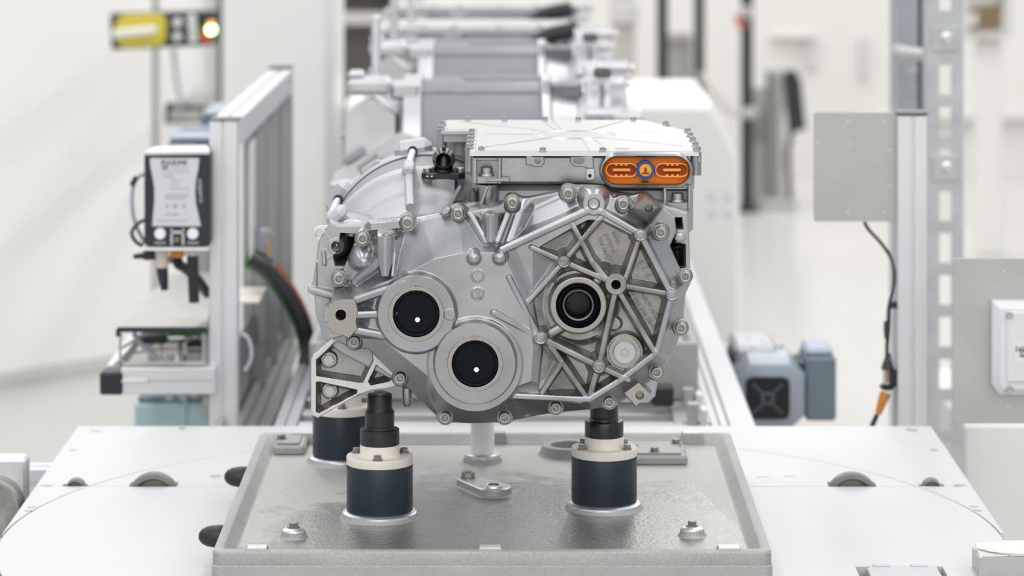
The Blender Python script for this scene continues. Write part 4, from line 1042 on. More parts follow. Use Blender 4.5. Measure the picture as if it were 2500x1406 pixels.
for x, y in scr: put(ls_me, 'lid_screw', lid, (x, y, ZL - .0010), (0, 0, x * 50))
bmb = MB()
for x, y in scr[3:]:
    bmb.cyl((x, y, ZL - .0015), (x, y, ZL - .030), .0068, 14)
bmb.build('screw_boss', 'cast_aluminium', unit)['kind'] = 'stuff'
# front face of the inverter
YF = 3.795
def qf(px, py, Y=YF): p = P(px, py, Y); return (p.x, p.z)
def panel(poly_px, Y, depth, m, name, ch=.001, parent=unit):
    pp = [qf(x, y, Y) for x, y in poly_px]
    A = sum(pp[i][0] * pp[(i + 1) % len(pp)][1] - pp[(i + 1) % len(pp)][0] * pp[i][1] for i in range(len(pp)))
    if A < 0: pp = pp[::-1]
    b = MB(); b.prism(pp, (0, Y + depth, 0), (1, 0, 0), (0, 0, 1), depth, ch); return b.build(name, m, parent)
panel([(1222, 378), (1712, 378), (1712, 396), (1692, 399), (1690, 452), (1480, 452), (1420, 446), (1222, 446)], YF + .004, .03, 'cast_aluminium', 'case_front', .0015)
panel([(1205, 436), (1450, 436), (1520, 470), (1690, 470), (1690, 510), (1205, 510)], YF + .045, .05, 'rough_cast', 'case_belly', .002)
panel([(1560, 452), (1640, 452), (1640, 500), (1600, 500), (1570, 480)], YF + .02, .05, 'rough_cast', 'belly_web', .002)
# left foot pocket with screw
def foot(x0, y0, x1, y1, scx, tag_):
    b = MB(); Y = YF - .006
    W_ = lambda a: (qf(a[0], a[1], Y))
    for pts in ([(x0, y0), (x0 + 9, y0), (x0 + 9, y1), (x0, y1)], [(x1 - 9, y0), (x1, y0), (x1, y1), (x1 - 9, y1)], [(x0 + 9, y0), (x1 - 9, y0), (x1 - 9, y0 + 6), (x0 + 9, y0 + 6)], [(x0 + 9, y1 - 18), (x1 - 9, y1 - 18), (x1 - 9, y1), (x0 + 9, y1)]):
        pp = [W_(p) for p in pts][::-1]; b.prism(pp, (0, Y + .044, 0), (1, 0, 0), (0, 0, 1), .044, .001)
    o = b.build('case_foot', 'cast_aluminium', unit)
    panel([(x0 + 4, y0 + 3), (x1 - 4, y0 + 3), (x1 - 4, y1 - 3), (x0 + 4, y1 - 3)], YF + .017, .02, 'cast_aluminium', 'foot_back', .001)
    p = P(scx, y1 - 19, Y + .0105)
    s_ = socket_head(.0092, .0072, .0112, .003, ro=.0052).mesh('foot_screw', ['bolt_steel', 'bolt_recess']); put(s_, 'foot_screw', unit, p, (0, 0, .3))
foot(1155, 386, 1224, 449, 1188, 'l'); foot(1619, 452, 1688, 512, 1654, 'r')
b = MB(); b.cyl(P(1190, 449, YF + .012), P(1190, 500, YF + .012), .0145, 22); b.build('foot_pillar', 'cast_aluminium', unit)
b = MB(); b.cyl(P(1153, 466, 3.80), P(1153, 492, 3.80), .0057, 18); b.cyl(P(1153, 459, 3.80), P(1153, 467, 3.80), .0036, 16, ch=.0006); b.build('dark_pin', 'dark_steel', unit)
b = MB(); b.box(P(1180, 480, 3.79), (.004, .03, .03), Matrix.Rotation(.35, 3, 'Y'), .001); b.build('web', 'cast_aluminium', unit)
# lugs on the front edge
panel([(1284, 376), (1300, 376), (1300, 382), (1328, 382), (1330, 398), (1322, 407), (1302, 407), (1296, 403), (1284, 403)], YF - .004, .012, 'cast_aluminium', 'screw_lug', .001)
panel([(1392, 382), (1430, 380), (1430, 376), (1448, 376), (1450, 412), (1430, 410), (1424, 407), (1404, 407), (1393, 398)], YF - .004, .012, 'cast_aluminium', 'screw_lug', .001)
b = MB(); p = P(1313, 392, YF - .005); b.lathe([(0, -.002), (.0042, -.002), (.0042, .0009), (.0034, .0012), (0, .0012)], p, (0, -1, 0), 18); b.build('lug_plug', 'bolt_recess', unit)
b = MB(); p = P(1413, 392, YF - .005); b.prism([(p.x + x, p.z + y) for x, y in stadium(0, 0, .003, .0038)], (0, p.y + .001, 0), (1, 0, 0), (0, 0, 1), .002, .0005); b.build('lug_plug', 'bolt_recess', unit)
panel([(1432, 412), (1452, 412), (1453, 434), (1448, 440), (1434, 440), (1430, 434)], YF - .004, .008, 'milled_bright', 'earth_tab', .0008)
b = MB(); p = P(1440, 429, YF - .0045); b.lathe([(0, .0004), (.0022, .0004), (.0022, -.004)], p, (0, -1, 0), 16); b.build('earth_hole', 'bore_black', unit)
b = MB(); b.box(P(1215, 438, YF - .004), (.03, .012, .005), None, .001); b.build('edge_rib', 'cast_aluminium', unit)
panel([(1702, 382), (1713, 382), (1713, 399), (1702, 399)], YF - .002, .02, 'cast_aluminium', 'corner_lug', .001)

# orange high-voltage socket
k_ = YF / F
oc = P(1578, 417, YF - .0125)
def sp(hx, r): return [(x, z) for x, z in stadium(0, 0, hx * k_, r * k_, 14)]
def lp(st_, dy): return [oc + Vector((x, dy, z)) for x, z in st_]
b = MB()
b.loft([lp(sp(71, 44), .02), lp(sp(71, 43), .004), lp(sp(71, 41), .0), lp(sp(71, 37), -.0012), lp(sp(71, 34), .0006), lp(sp(71, 32.5), .004), lp(sp(71, 31.5), .02)], False, False)
hv = b.build('socket_collar', 'cast_aluminium', unit); 
b = MB()
b.loft([lp(sp(71, 32.2), .003), lp(sp(71, 31.4), .002), lp(sp(71, 30.0), .0045), lp(sp(71, 29), .013)], False, True)
hvb = b.build('high_voltage_socket', 'orange_plastic', unit); hvb['label'] = 'orange high voltage socket'
for px, w_ in ((1517, 22), (1640, 24)):
    ctr = P(px, 414, YF)
    def l2(hx, r, dy): return [Vector((ctr.x, oc.y + dy, ctr.z)) + Vector((x, 0, z)) for x, z in stadium(0, 0, hx * k_, r * k_, 10)]
    b = MB(); b.loft([l2(w_, 17.8, .0135), l2(w_, 17.8, .0062), l2(w_, 17, .0056), l2(w_, 14.6, .0056), l2(w_, 14, .0062), l2(w_, 13.6, .0128)], False, False)
    o = b.build('contact_shroud', 'orange_light', hvb)
    b = MB(); b.loft([l2(w_, 13.9, .0126), l2(w_, 13.9, .0129)], False, True); b.build('contact_chamber', 'orange_shade', hvb)
    b = MB(); b.box((ctr.x, oc.y + .009, ctr.z + .0003), (43 * k_, .008, 6.6 * k_), None, .0004)
    for dx in ((-14, 0, 12) if px < 1600 else (-12, 1, 14)):
        b.box((ctr.x + dx * k_, oc.y + .0095, ctr.z - 12.2 * k_), (6.5 * k_, .007, 4 * k_)); b.box((ctr.x + dx * .9 * k_, oc.y + .0095, ctr.z + 12.6 * k_), (6.5 * k_, .007, 3 * k_))
    b.build('contact_blade', 'orange_light', hvb)
ctr = P(1574.5, 412.5, YF)
b = MB(); b.lathe([(.0113, .0135), (.0113, .0018), (.0105, .0009), (.0088, .0009), (.0082, .002), (.0082, .010)], (ctr.x, oc.y, ctr.z), (0, 1, 0), 36); o = b.build('blue_seal_ring', 'blue_seal', hvb); o['label'] = 'blue seal ring'
b = MB(); b.lathe([(0, .003), (.0077, .003), (.0081, .0036), (.0081, .0125)], (ctr.x + .0004, oc.y, ctr.z - .0002), (0, 1, 0), 32); b.build('interlock_core', 'orange_light', hvb)
b = MB(); b.box((ctr.x + .0004, oc.y + .003, ctr.z - .0008), (.0036, .0010, .0072)); b.box((ctr.x + .0004, oc.y + .003, ctr.z - .0042), (.0085, .0009, .0022)); b.build('interlock_slot', 'orange_shade', hvb)
b = MB(); b.box((ctr.x, oc.y + .0068, oc.z - .0142), (.0078, .006, .0010)); b.build('latch_gap', 'bore_black', hvb)
# sump drip
b = MB(); b.lathe([(0, -.016), (.004, -.015), (.0062, -.010), (.0066, .008), (.004, .010)], P(994, 962, 3.80), (0, 0, 1), 16); b.build('cast_drop', 'cast_aluminium', unit)
# ------------------------------------------------------------------ conveyor behind the deck
conv = thing('conveyor', 'aluminium roller conveyor running away behind the white deck under the drive units', 'conveyor', (0, 6.4, 0))
ZC = .868
for x, wd in ((-.352, .034), (.3225, .026)):
    b = MB(); profile_bar(b, (x, 4.72, ZC - .0225), (x, 8.25, ZC - .0225), wd, .045, slot=.12); b.build('side_rail', 'alu_rail', conv)
b = MB(); b.box((.3575, 6.48, ZC - .004), (.043, 3.54, .010), None, .003); b.build('guide_strip', 'alu_rail', conv)
for y, z, m, hh in ((4.80, ZC - .02, 'alu_profile', .030), (4.905, ZC - .02, 'stainless', .028), (5.02, ZC - .014, 'lid_edge', .02), (5.55, ZC - .02, 'alu_profile', .03), (6.3, ZC - .02, 'alu_profile', .03), (7.1, ZC - .02, 'alu_profile', .03)):
    b = MB(); b.box((-.0125, y, z), (.644, .04, hh), None, .002); b.build('cross_bar', m, conv)
for x in (-.30, -.26, .30, .265):
    b = MB(); b.box((x, 6.4, ZC - .012), (.024, 3.2, .02), None, .002); b.build('belt_track', 'stainless', conv)
for x, y in ((.282, 4.80), (.282, 4.925), (-.29, 4.80)):
    b = MB(); b.box((x, y, ZC + .012), (.018, .018, .034), None, .002); b.build('stop_block', 'stainless', conv)
    b = MB(); b.box((x + .017, y, ZC + .006), (.010, .030, .03), None, .002); b.build('stop_plate', 'alu_profile', conv)
for x, y in ((.24, 4.87), (.20, 4.92)):
    b = MB(); b.box((x, y + .03, ZC + .022), (.035, .04, .03), None, .003); b.build('sensor_block', 'black_satin', conv)
for x in (-.352, .335):
    for y in (4.9, 6.6, 8.1): b = MB(); b.box((x, y, (ZC - .046) / 2), (.045, .045, ZC - .046), None, .003); b.build('leg', 'alu_profile', conv)
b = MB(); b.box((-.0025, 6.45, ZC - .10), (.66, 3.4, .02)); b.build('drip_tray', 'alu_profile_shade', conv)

# ------------------------------------------------------------------ the queue of turned drive units
def carrier(yc, label, xs_=(-.2, .16)):
    t = thing('carrier_pallet', label, 'pallet', (0, yc, ZC), 'pallets waiting on the conveyor'); dy = yc - 3.915; dx = .0
    b = MB(); lo = ZC + .0005; R2 = lambda i, z, r=.010: ring(PX0 + .02 + i, PY0 + dy + i, PX1 + .0 - i, PY1 + dy - i, r, z)
    b.loft([R2(0, lo), R2(0, ZR - .0185), R2(0, ZR - .003), R2(.003, ZR), R2(.0105, ZR), R2(.0125, ZR - .001), R2(.021, ZF, .012)] if xs_ else [R2(0, lo), R2(0, ZF)], True, True); b.build('tray_rim', 'tray_cast', t)
    for x in xs_:
        for y in (-.1, .12):
            b = MB(); b.lathe([(.045, 0), (.041, .005), (.041, .066), (.0245, .08), (.0245, .108), (0, .108)], (x, yc + y, ZF), (0, 0, 1), 20); b.build('pedestal', 'navy_plastic', t)
    return t
ZA0 = 1.244     # axis of the turned motors
def turned_unit(yc, label, top):
    """motor lying across the conveyor, gear end to the right; top: inverter carried on its back"""
    t = thing('turned_drive_unit', label, 'drive unit', (-.03, yc, ZF + .108), 'drive units queued on the conveyor')
    ZA = ZA0 - (.06 if top else 0); o = (0, yc, ZA); ax = (1, 0, 0)
    b = MB(); b.lathe([(.09, -.157), (.108, -.157), (.110, -.154), (.110, .048), (.108, .052), (.09, .052)], o, ax, 72); b.build('stator_shell', 'stator_grey', t)
    b = MB(); b.box((-.015, yc + .005, ZA + .1105), (.14, .028, .008), None, .003); b.box((-.01, yc + .045, ZA + .100), (.12, .012, .012), None, .003); b.build('top_rail', 'stator_grey', t)
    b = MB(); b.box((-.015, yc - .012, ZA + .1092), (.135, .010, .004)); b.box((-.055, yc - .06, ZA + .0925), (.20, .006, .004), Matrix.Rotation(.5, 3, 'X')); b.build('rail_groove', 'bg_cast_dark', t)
    b = MB(); b.box((-.115, yc + .02, ZA + .109), (.05, .03, .007), None, .003); b.build('top_pad', 'stator_grey', t)
    # left end shield with its arms
    b = MB(); b.lathe([(.05, -.20), (.095, -.198), (.112, -.190), (.118, -.186), (.118, -.156), (.10, -.156)], o, ax, 48); b.build('end_shield', 'bg_cast', t)
    b = MB(); b.box((-.185, yc - .05, ZA + .095), (.05, .06, .03), None, .006); b.build('shield_lug', 'bg_cast', t)
    b = MB(); b.loft([[Vector((x, yc + y, ZA + z)) for x, z in ((-.285, -.02), (-.20, -.09), (-.20, .055), (-.24, .085), (-.285, .06))] for y in (-.10, .02)]); b.build('side_box', 'bg_cast', t)
    b = MB(); b.box((-.245, yc - .07, ZA + .105), (.075, .09, .028), None, .008); b.box((-.268, yc - .07, ZA + .124), (.028, .06, .012), None, .005); b.build('top_cover', 'bg_machined' if False else 'bg_cast', t)
    b = MB(); b.box((-.238, yc + .02, ZA + .16), (.016, .022, .12), None, .004); b.build('coolant_pipe', 'bg_cast', t)
    b = MB()
    b.loft([[Vector((x, yc + y, ZA + z)) for x, z in ((-.305, -.075), (-.305, -.045), (-.19, .03), (-.16, .02), (-.16, -.10), (-.22, -.10))] for y in (-.13, -.09)]); b.build('arm_bracket', 'bg_cast', t)
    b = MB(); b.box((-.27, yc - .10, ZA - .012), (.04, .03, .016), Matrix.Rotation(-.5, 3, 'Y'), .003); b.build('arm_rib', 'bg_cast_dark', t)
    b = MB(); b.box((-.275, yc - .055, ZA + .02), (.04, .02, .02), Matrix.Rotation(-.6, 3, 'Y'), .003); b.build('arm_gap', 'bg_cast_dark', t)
    for k, (x, z, L2, an) in enumerate(((-.262, -.048, .10, -.62), (-.235, -.075, .12, -.5), (-.285, -.058, .05, 0))):
        b = MB(); b.box((x, yc - .136, ZA + z), (L2, .016, .007), Matrix.Rotation(an, 3, 'Y'), .002); b.build('arm_rib', 'bg_cast', t)
    b = MB(); b.box((-.24, yc - .131, ZA - .025), (.045, .004, .022), Matrix.Rotation(-.6, 3, 'Y'), .001); b.build('arm_shade_patch', 'bg_cast_dark', t)  # dark plate: shade of a hollow put into the colour
    for x in (-.195, -.225): b = MB(); b.box((x, yc - .128, ZA - .05), (.008, .02, .09), None, .002); b.build('arm_rib', 'bg_cast', t)
    b = MB(); b.lathe([(0, -.202), (.055, -.202), (.060, -.19), (.060, -.15)], (-.0, yc, ZA - .02), ax, 32); b.build('end_cap', 'bg_cast', t)
    # bell towards the gears: pocketed web bracket
    b = MB(); b.lathe([(.09, .052), (.116, .052), (.118, .056), (.118, .066), (.108, .070), (.100, .110), (.128, .150)], o, ax, 56); b.build('bell', 'bg_cast', t)
    b = MB(); b.box((.060, yc - .028, ZA + .092), (.012, .10, .05), None, .004); b.build('bell_rib', 'bg_cast', t)
    b = MB(); b.box((.125, yc - .028, ZA + .083), (.012, .10, .05), Matrix.Rotation(.5, 3, 'Y'), .004); b.build('bell_rib', 'bg_cast', t)
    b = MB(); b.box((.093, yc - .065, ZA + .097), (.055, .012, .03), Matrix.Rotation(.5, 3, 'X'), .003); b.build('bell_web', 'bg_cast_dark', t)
    # gear case: two halves, stepped outline
    def gear_outline(s_=1.0, dz=0.0):
        pts = [(-.135, -.05), (-.12, -.11), (-.05, -.15), (.06, -.16), (.14, -.10), (.165, -.02), (.15, .07), (.09, .125), (.02, .14), (-.05, .128), (-.10, .085), (-.13, .03)]
        return [(y * s_, z * s_ + dz) for y, z in pts]
    def slabx(x0, x1, s_, m, name, ch=.004):
        b = MB(); b.prism([(yc + y, ZA + z - .01) for y, z in gear_outline(s_)], (x0, 0, 0), (0, 1, 0), (0, 0, 1), x1 - x0, ch); return b.build(name, m, t)
    slabx(.128, .152, 1.04, 'bg_cast', 'gear_case'); slabx(.152, .158, 1.0, 'bg_cast_dark', 'gasket', .0); slabx(.158, .172, 1.05, 'bg_cast', 'gear_cover')
    slabx(.172, .200, .80, 'bg_cast', 'gear_cover_dome', .008); slabx(.200, .218, .52, 'bg_cast', 'gear_cover_boss', .006)
    for y, z, x1 in ((-.06, .118, .195), (.02, .138, .205), (-.115, .07, .19), (.09, .118, .20), (-.14, .0, .19), (-.12, -.06, .19)):
        b = MB(); b.cyl((.125, yc + y, ZA + z - .01), (x1, yc + y, ZA + z - .01), .0115, 14, ch=.002); bs = b.build('bolt_boss', 'bg_cast', t)
        b = MB(); b.cyl((x1, yc + y, ZA + z - .01), (x1 + .010, yc + y, ZA + z - .01), .0078, 12, ch=.001); b.build('cover_bolt', 'bg_machined', bs)
    b = MB(); b.box((.197, yc - .10, ZA + .035), (.055, .06, .055), None, .006); b.build('mount_block', 'bg_cast', t)
    b = MB(); b.box((.197, yc - .10, ZA + .0635), (.050, .045, .003), None, .001); b.build('milled_pad', 'bg_machined', t)
    b = MB(); b.box((.165, yc - .135, ZA + .0), (.035, .03, .02), None, .004); b.build('milled_pad', 'bg_machined', t)
    b = MB(); b.box((.155, yc - .09, ZA + .128), (.03, .02, .018), None, .004); b.build('vent_stub', 'dark_steel', t)
    b = MB(); b.box((.200, yc - .11, ZA - .05), (.07, .05, .05), Matrix.Rotation(.2, 3, 'Y'), .01); b.build('lower_arm', 'bg_cast', t)
    for x in ((-.1, .02) if top else (-.2, .16)):
        b = MB(); zl = ZF + (.0005 if top else .108); b.box((x, yc, (zl + ZA - .08) / 2), (.04, .30, ZA - .08 - zl), None, .004); b.build('cast_foot', 'bg_cast', t)
    if top:
        zt = ZA0 + .080
        b = MB(); b.box((-.085, yc - .12, zt - .055), (.40, .20, .09), None, .006); b.build('inverter_case', 'bg_cast', t)
        b = MB(); b.box((-.085, yc - .12, zt - .004), (.45, .25, .010), None, .003); b.build('lid_flange', 'lid_edge', t)
        b = MB(); b.box((-.085, yc - .12, zt + .004), (.42, .22, .006), None, .002); b.build('inverter_lid', 'lid_sheet', t)
        b = MB(); b.box((-.30, yc - .22, zt - .006), (.04, .05, .022), None, .010); b.build('case_ear', 'bg_cast', t)
        b = MB(); b.box((-.235, yc - .23, zt - .038), (.055, .04, .05), None, .006); b.build('case_foot', 'bg_cast', t)
        b = MB(); b.lathe([(0, 0), (.021, 0), (.021, .04), (0, .04)], (-.135, yc - .25, zt - .016), (0, 1, 0), 20); b.build('socket_lug', 'lid_sheet', t)
        for x in (-.2, -.13, -.03, .06): b = MB(); b.cyl((x, yc - .225, zt + .0), (x, yc - .225, zt + .010), .006, 10); b.build('lid_screw', 'bolt_steel', t)
        b = MB(); b.box((.02, yc - .23, zt - .04), (.032, .02, .03), None, .003); b.build('white_plug', 'junction_grey', t)
        b = MB(); b.tube([(.06, yc - .27, zt - .040), (.075, yc - .27, zt - .014), (.11, yc - .27, zt - .004), (.15, yc - .27, zt + .002)], .0195, 14); b.lathe([(.010, 0), (.019, 0), (.019, .012), (.010, .012)], (.128, yc - .27, zt - .002), (1, 0, .1), 18)
        b.box((.085, yc - .25, zt - .045), (.06, .05, .016), None, .003); e = b.build('coolant_elbow', 'black_satin', t); e['label'] = 'black coolant elbow'
    return t
for i, (yc, top, la, lp_) in enumerate(((5.36, False, 'first turned aluminium drive unit right behind the front one, grey motor barrel uppermost', 'grey pallet under the first turned drive unit behind the front one'),
                               (6.18, False, 'second turned aluminium drive unit in the queue, grey barrel seen above the first', 'grey pallet under the second turned drive unit in the queue'),
                               (7.22, True, 'third queued drive unit with a bright inverter lid and black coolant elbow', 'grey pallet under the third queued drive unit'),
                               (7.95, True, 'farthest queued drive unit with a lid and black elbow at the top edge', 'grey pallet under the farthest queued drive unit'))):
    carrier(yc - .04, lp_, () if top else (-.2, .16)); turned_unit(yc, la, top)

# ------------------------------------------------------------------ white machine that the conveyor runs into
t = thing('white_machine_box', 'low white machine enclosure with a sloped corner behind the queue of drive units', 'machine', (.07, 8.8, 0))
fy = 8.45
prof = [P(842, 800, fy), P(842, 256, fy), P(1738, 256, fy), P(1764, 300, fy), P(1790, 358, fy), P(1806, 392, fy), P(1806, 800, fy)]
prof = [(p.x, p.z) for p in prof]; prof[0] = (prof[0][0], 0.0); prof[-1] = (prof[-1][0], 0.0)
b = MB(); b.prism(prof[::-1] if False else prof, (0, fy + .8, 0), (1, 0, 0), (0, 0, 1), -.8 if False else .8, .012); b.build('enclosure', 'cabinet_white', t, 25)
for px in (1738, 1776):
    for py in (478, 520):
        p = P(px, py, fy - .002); b = MB(); b.box(p, (.021, .004, .027), None, .003); b.build('vent_window', 'junction_grey', t)

# ------------------------------------------------------------------ aluminium frame and its equipment on the left
fr = thing('profile_frame', 'aluminium profile frame standing left of the conveyor, with dark end caps', 'frame', (-.468, 5.0, 0))
YFp = 5.0
b = MB(); profile_bar(b, ((548 - 1250) * YFp / F, YFp, 0), ((548 - 1250) * YFp / F, YFp, zat(293, YFp)), .045, .045, up=(0, 1, 0), slot=.14); b.build('post', 'alu_profile', fr)
b = MB(); b.box(((551 - 1250) * YFp / F, YFp, zat(290, YFp)), (.047, .047, .004), None, .001); b.build('end_cap', 'dark_steel', fr)
YR = 6.0
b = MB(); profile_bar(b, (-.4675, YFp + .023, zat(292, YFp) - .0235), (-.4505, YR - .02, zat(292, YFp) - .0235), .045, .045, slot=.14); b.build('top_rail', 'alu_profile', fr)
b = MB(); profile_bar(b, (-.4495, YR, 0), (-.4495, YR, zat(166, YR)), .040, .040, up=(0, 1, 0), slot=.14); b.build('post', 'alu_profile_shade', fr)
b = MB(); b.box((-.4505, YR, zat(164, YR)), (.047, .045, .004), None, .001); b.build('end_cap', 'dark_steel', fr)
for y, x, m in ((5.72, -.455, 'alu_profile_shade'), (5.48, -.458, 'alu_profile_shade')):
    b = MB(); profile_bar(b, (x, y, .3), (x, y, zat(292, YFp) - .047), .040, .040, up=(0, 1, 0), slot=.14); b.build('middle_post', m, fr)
YL = 4.965
zt, zb = zat(893, YL), zat(956, YL)
b = MB(); zc = (zt + zb) / 2
profile_bar(b, ((300 - 1250) * YL / F, YL, zc), ((527 - 1250) * YL / F, YL, zc), .043, zt - zb, slot=.10); b.build('low_beam', 'alu_profile', fr)
b = MB(); b.box(((276 - 1250) * YL / F, YL - .002, zat(930, YL)), (.037, .046, .0365), None, .003); o = b.build('beam_cap', 'panel_black', fr); o['label'] = 'black square end cap'
b = MB(); b.box(((330 - 1250) * YL / F, YL - .0215, zc), (.045, .004, .006), None, .001); b.build('slot_strip', 'alu_profile', fr)
b = MB(); b.box((-.650, 5.30, zt - .014), (.020, .60, .020), None, .002); b.build('side_arm', 'alu_profile', fr)
# frosted guard sheet in the frame
b = MB(); b.box((-.457, 5.42, 1.13), (.004, .10, .22), None, .001); b.build('guard_sheet', 'white_paint', fr)
for k, (x, z, wd) in enumerate(((-.452, .80, .012), (-.437, .785, .012), (-.424, .77, .012), (-.47, .83, .012))):
    b = MB(); b.box((x, 5.55, z), (wd, 1.5, .02), None, .002); b.build('cable_channel', 'stainless', fr)
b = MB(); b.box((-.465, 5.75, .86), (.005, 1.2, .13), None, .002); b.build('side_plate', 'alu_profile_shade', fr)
b = MB(); a = P(620, 720, 5.35); b.box((a.x - .012, 5.35, a.z), (.055, .16, .004), None, .001); b.build('white_shelf', 'cream_plastic', fr)

# power supply
YS2 = 4.93
ps = thing('power_supply', 'black power supply with a grey waisted label on the aluminium frame', 'power supply', P(431, 600, YS2))
a = P(352, 598, YS2); c2 = P(512, 376, YS2)
b = MB(); b.box(((a.x + c2.x) / 2, YS2 + .035, (a.z + c2.z) / 2), (c2.x - a.x, .07, c2.z - a.z), None, .002); b.build('case', 'panel_black', ps)
b = MB(); b.loft([[P(352, 378, YS2), P(512, 376, YS2), P(512, 368, YS2), P(352, 370, YS2)], [P(378, 366, YS2 + .06), P(505, 362, YS2 + .06), P(505, 354, YS2 + .06), P(378, 358, YS2 + .06)]]); b.build('top_plate', 'alu_profile', ps)
b = MB(); a = P(431, 603, YS2 + .01); b.box(a, (.109, .06, .004), None, .001); b.build('bottom_plate', 'alu_profile', ps)
lab = [(366, 386), (486, 386), (484, 412), (478, 440), (476, 468), (478, 496), (484, 522), (490, 552), (372, 552), (374, 522), (377, 490), (377, 460), (372, 428), (367, 405)]
panel(lab, YS2 - .0008, .0008, 'label_grey', 'label', .0, ps)
text('PULSLINE', .0075, 'print_dark', ps, P(425, 397, YS2 - .0012), 0, 'lettering', ext=.0001, width=.041, bold=.0002)
text('24', .0075, 'print_dark', ps, P(402, 409, YS2 - .0012), 0, 'lettering', ext=.0001, width=.010, bold=.0002)
text('emparro', .008, 'print_white', ps, P(490, 466, YS2 - .0012), -87, 'lettering', ext=.0001, width=.038)
for i, (py, x0, x1, m) in enumerate(((409, 418, 458, 'print_faint'), (419, 396, 462, 'print_faint'), (430, 400, 424, 'print_mid'), (440, 416, 446, 'print_faint'), (449, 416, 436, 'print_faint'), (460, 416, 462, 'print_faint'), (476, 404, 462, 'print_mid'), (484, 404, 454, 'print_mid'), (523, 404, 438, 'print_mid'), (538, 382, 460, 'print_faint'))):
    a = P((x0 + x1) / 2, py, YS2 - .0012); b = MB(); b.box(a, ((x1 - x0) * YS2 / F, .0002, .0022)); b.build('printed_line', m, ps)
for px, wd in ((408, 6), (428, 11), (449, 7)):
    b = MB(); b.box(P(px, 503, YS2 - .0012), (wd * YS2 / F, .0002, 10 * YS2 / F)); b.build('printed_symbol', 'print_mid', ps)
for px in (391, 471):
    b = MB(); b.lathe([(0, -.004), (.0086, -.004), (.0090, -.002), (.0090, .002)], P(px, 570, YS2), (0, 1, 0), 24); b.build('status_dot', 'mark_white', ps)
    b = MB(); b.box(P(px, 593, YS2 - .0006), (.018, .0004, .003)); b.build('printed_line', 'print_mid', ps)
for px in (419, 447):
    b = MB(); b.box(P(px, 578, YS2 - .0006), (.003, .0004, .026)); b.build('printed_line', 'print_white', ps)
b = MB(); b.box(P(433, 567, YS2 - .0006), (.020, .0004, .004)); b.build('printed_line', 'print_white', ps)
b = MB(); b.lathe([(0, -.003), (.004, -.002), (.004, .001)], P(432, 585, YS2), (0, 1, 0), 16); b.build('pilot_lamp', 'led_olive', ps)
# plugs under it
def plug(name, label, x, y0, ymid, y1, w0, w1, m0, m1, x1):
    t = thing(name, label, 'plug', P(x, y0, YS2 + .02))
    b = MB(); p0 = P(x, y0, YS2 + .02); p1 = P(x, ymid, YS2 + .02); p2 = P(x1, y1, YS2 + .02); k = YS2 / F
    b.lathe([(0, 0), (w0 * k, 0), (w0 * k, .01), (w0 * .9 * k, .011), (w0 * .9 * k, (p1 - p0).length), (0, (p1 - p0).length)], p0, p1 - p0, 20); b.build('coupling_nut', m0, t)
    b = MB(); L_ = (p2 - p1).length; b.lathe([(0, 0), (w0 * .8 * k, 0), (w0 * .78 * k, L_ * .3), (w1 * k, L_), (0, L_)], p1, p2 - p1, 20); b.build('cable_gland', m1, t)
    return p2
e1 = plug('cable_plug', 'plug with a cream nut and black tapered sleeve under the power supply', 396, 606, 652, 708, 17, 9, 'connector_cream', 'panel_black', 402)
e2 = plug('cable_plug', 'longer black plug with a pale neck under the right of the power supply', 470, 606, 622, 738, 18, 13, 'connector_cream', 'panel_black', 474)
t = thing('orange_plug', 'small orange plug with a bent black cable under the power supply', 'plug', P(433, 610, YS2 + .03))
b = MB(); b.box(P(433, 618, YS2 + .03), (.022, .02, .014), None, .002); b.build('plug_body', 'connector_orange', t)
b = MB(); b.tube([P(433, 632, YS2 + .03), P(436, 645, YS2 + .035), P(452, 655, YS2 + .06), P(480, 680, YS2 + .10), P(506, 716, YS2 + .16)], .0085, 12); b.build('cable', 'panel_black', t)
t = thing('side_plug', 'thin black plug sticking out left below the power supply', 'plug', P(366, 622, YS2 + .03))
b = MB(); b.lathe([(0, 0), (.008, 0), (.008, .016), (.005, .02), (.004, .034), (0, .036)], P(378, 622, YS2 + .03), (-1, 0, -.08), 16); b.build('plug_body', 'panel_black', t)
b = MB(); b.tube([P(378, 622, YS2 + .03), P(400, 630, YS2 + .05), P(440, 640, YS2 + .09)], .006, 10); b.build('cable', 'cable_grey', t)
t = thing('grey_cable', 'grey cable loop with a dark clip hanging left of the power supply', 'cable', P(352, 420, YS2 + .03))
b = MB(); b.tube([P(356, 424, YS2 + .03), P(338, 432, YS2 + .03), P(325, 455, YS2 + .03), P(322, 500, YS2 + .03), P(330, 545, YS2 + .035), P(352, 590, YS2 + .05), P(370, 612, YS2 + .06)], .0033, 10); b.build('jacket', 'cable_grey', t)
b = MB(); b.box(P(327, 442, YS2 + .028), (.008, .01, .017), Matrix.Rotation(.5, 3, 'Y'), .002); b.build('clip', 'cable_dark', t)
t = thing('black_cable', 'black cable bow looping out below left of the power supply', 'cable', P(352, 538, YS2 + .04))
b = MB(); b.tube([P(356, 536, YS2 + .035), P(338, 545, YS2 + .035), P(322, 566, YS2 + .035), P(330, 588, YS2 + .035), P(352, 602, YS2 + .04), P(372, 612, YS2 + .05)], .0032, 10); b.build('jacket', 'cable_dark', t)

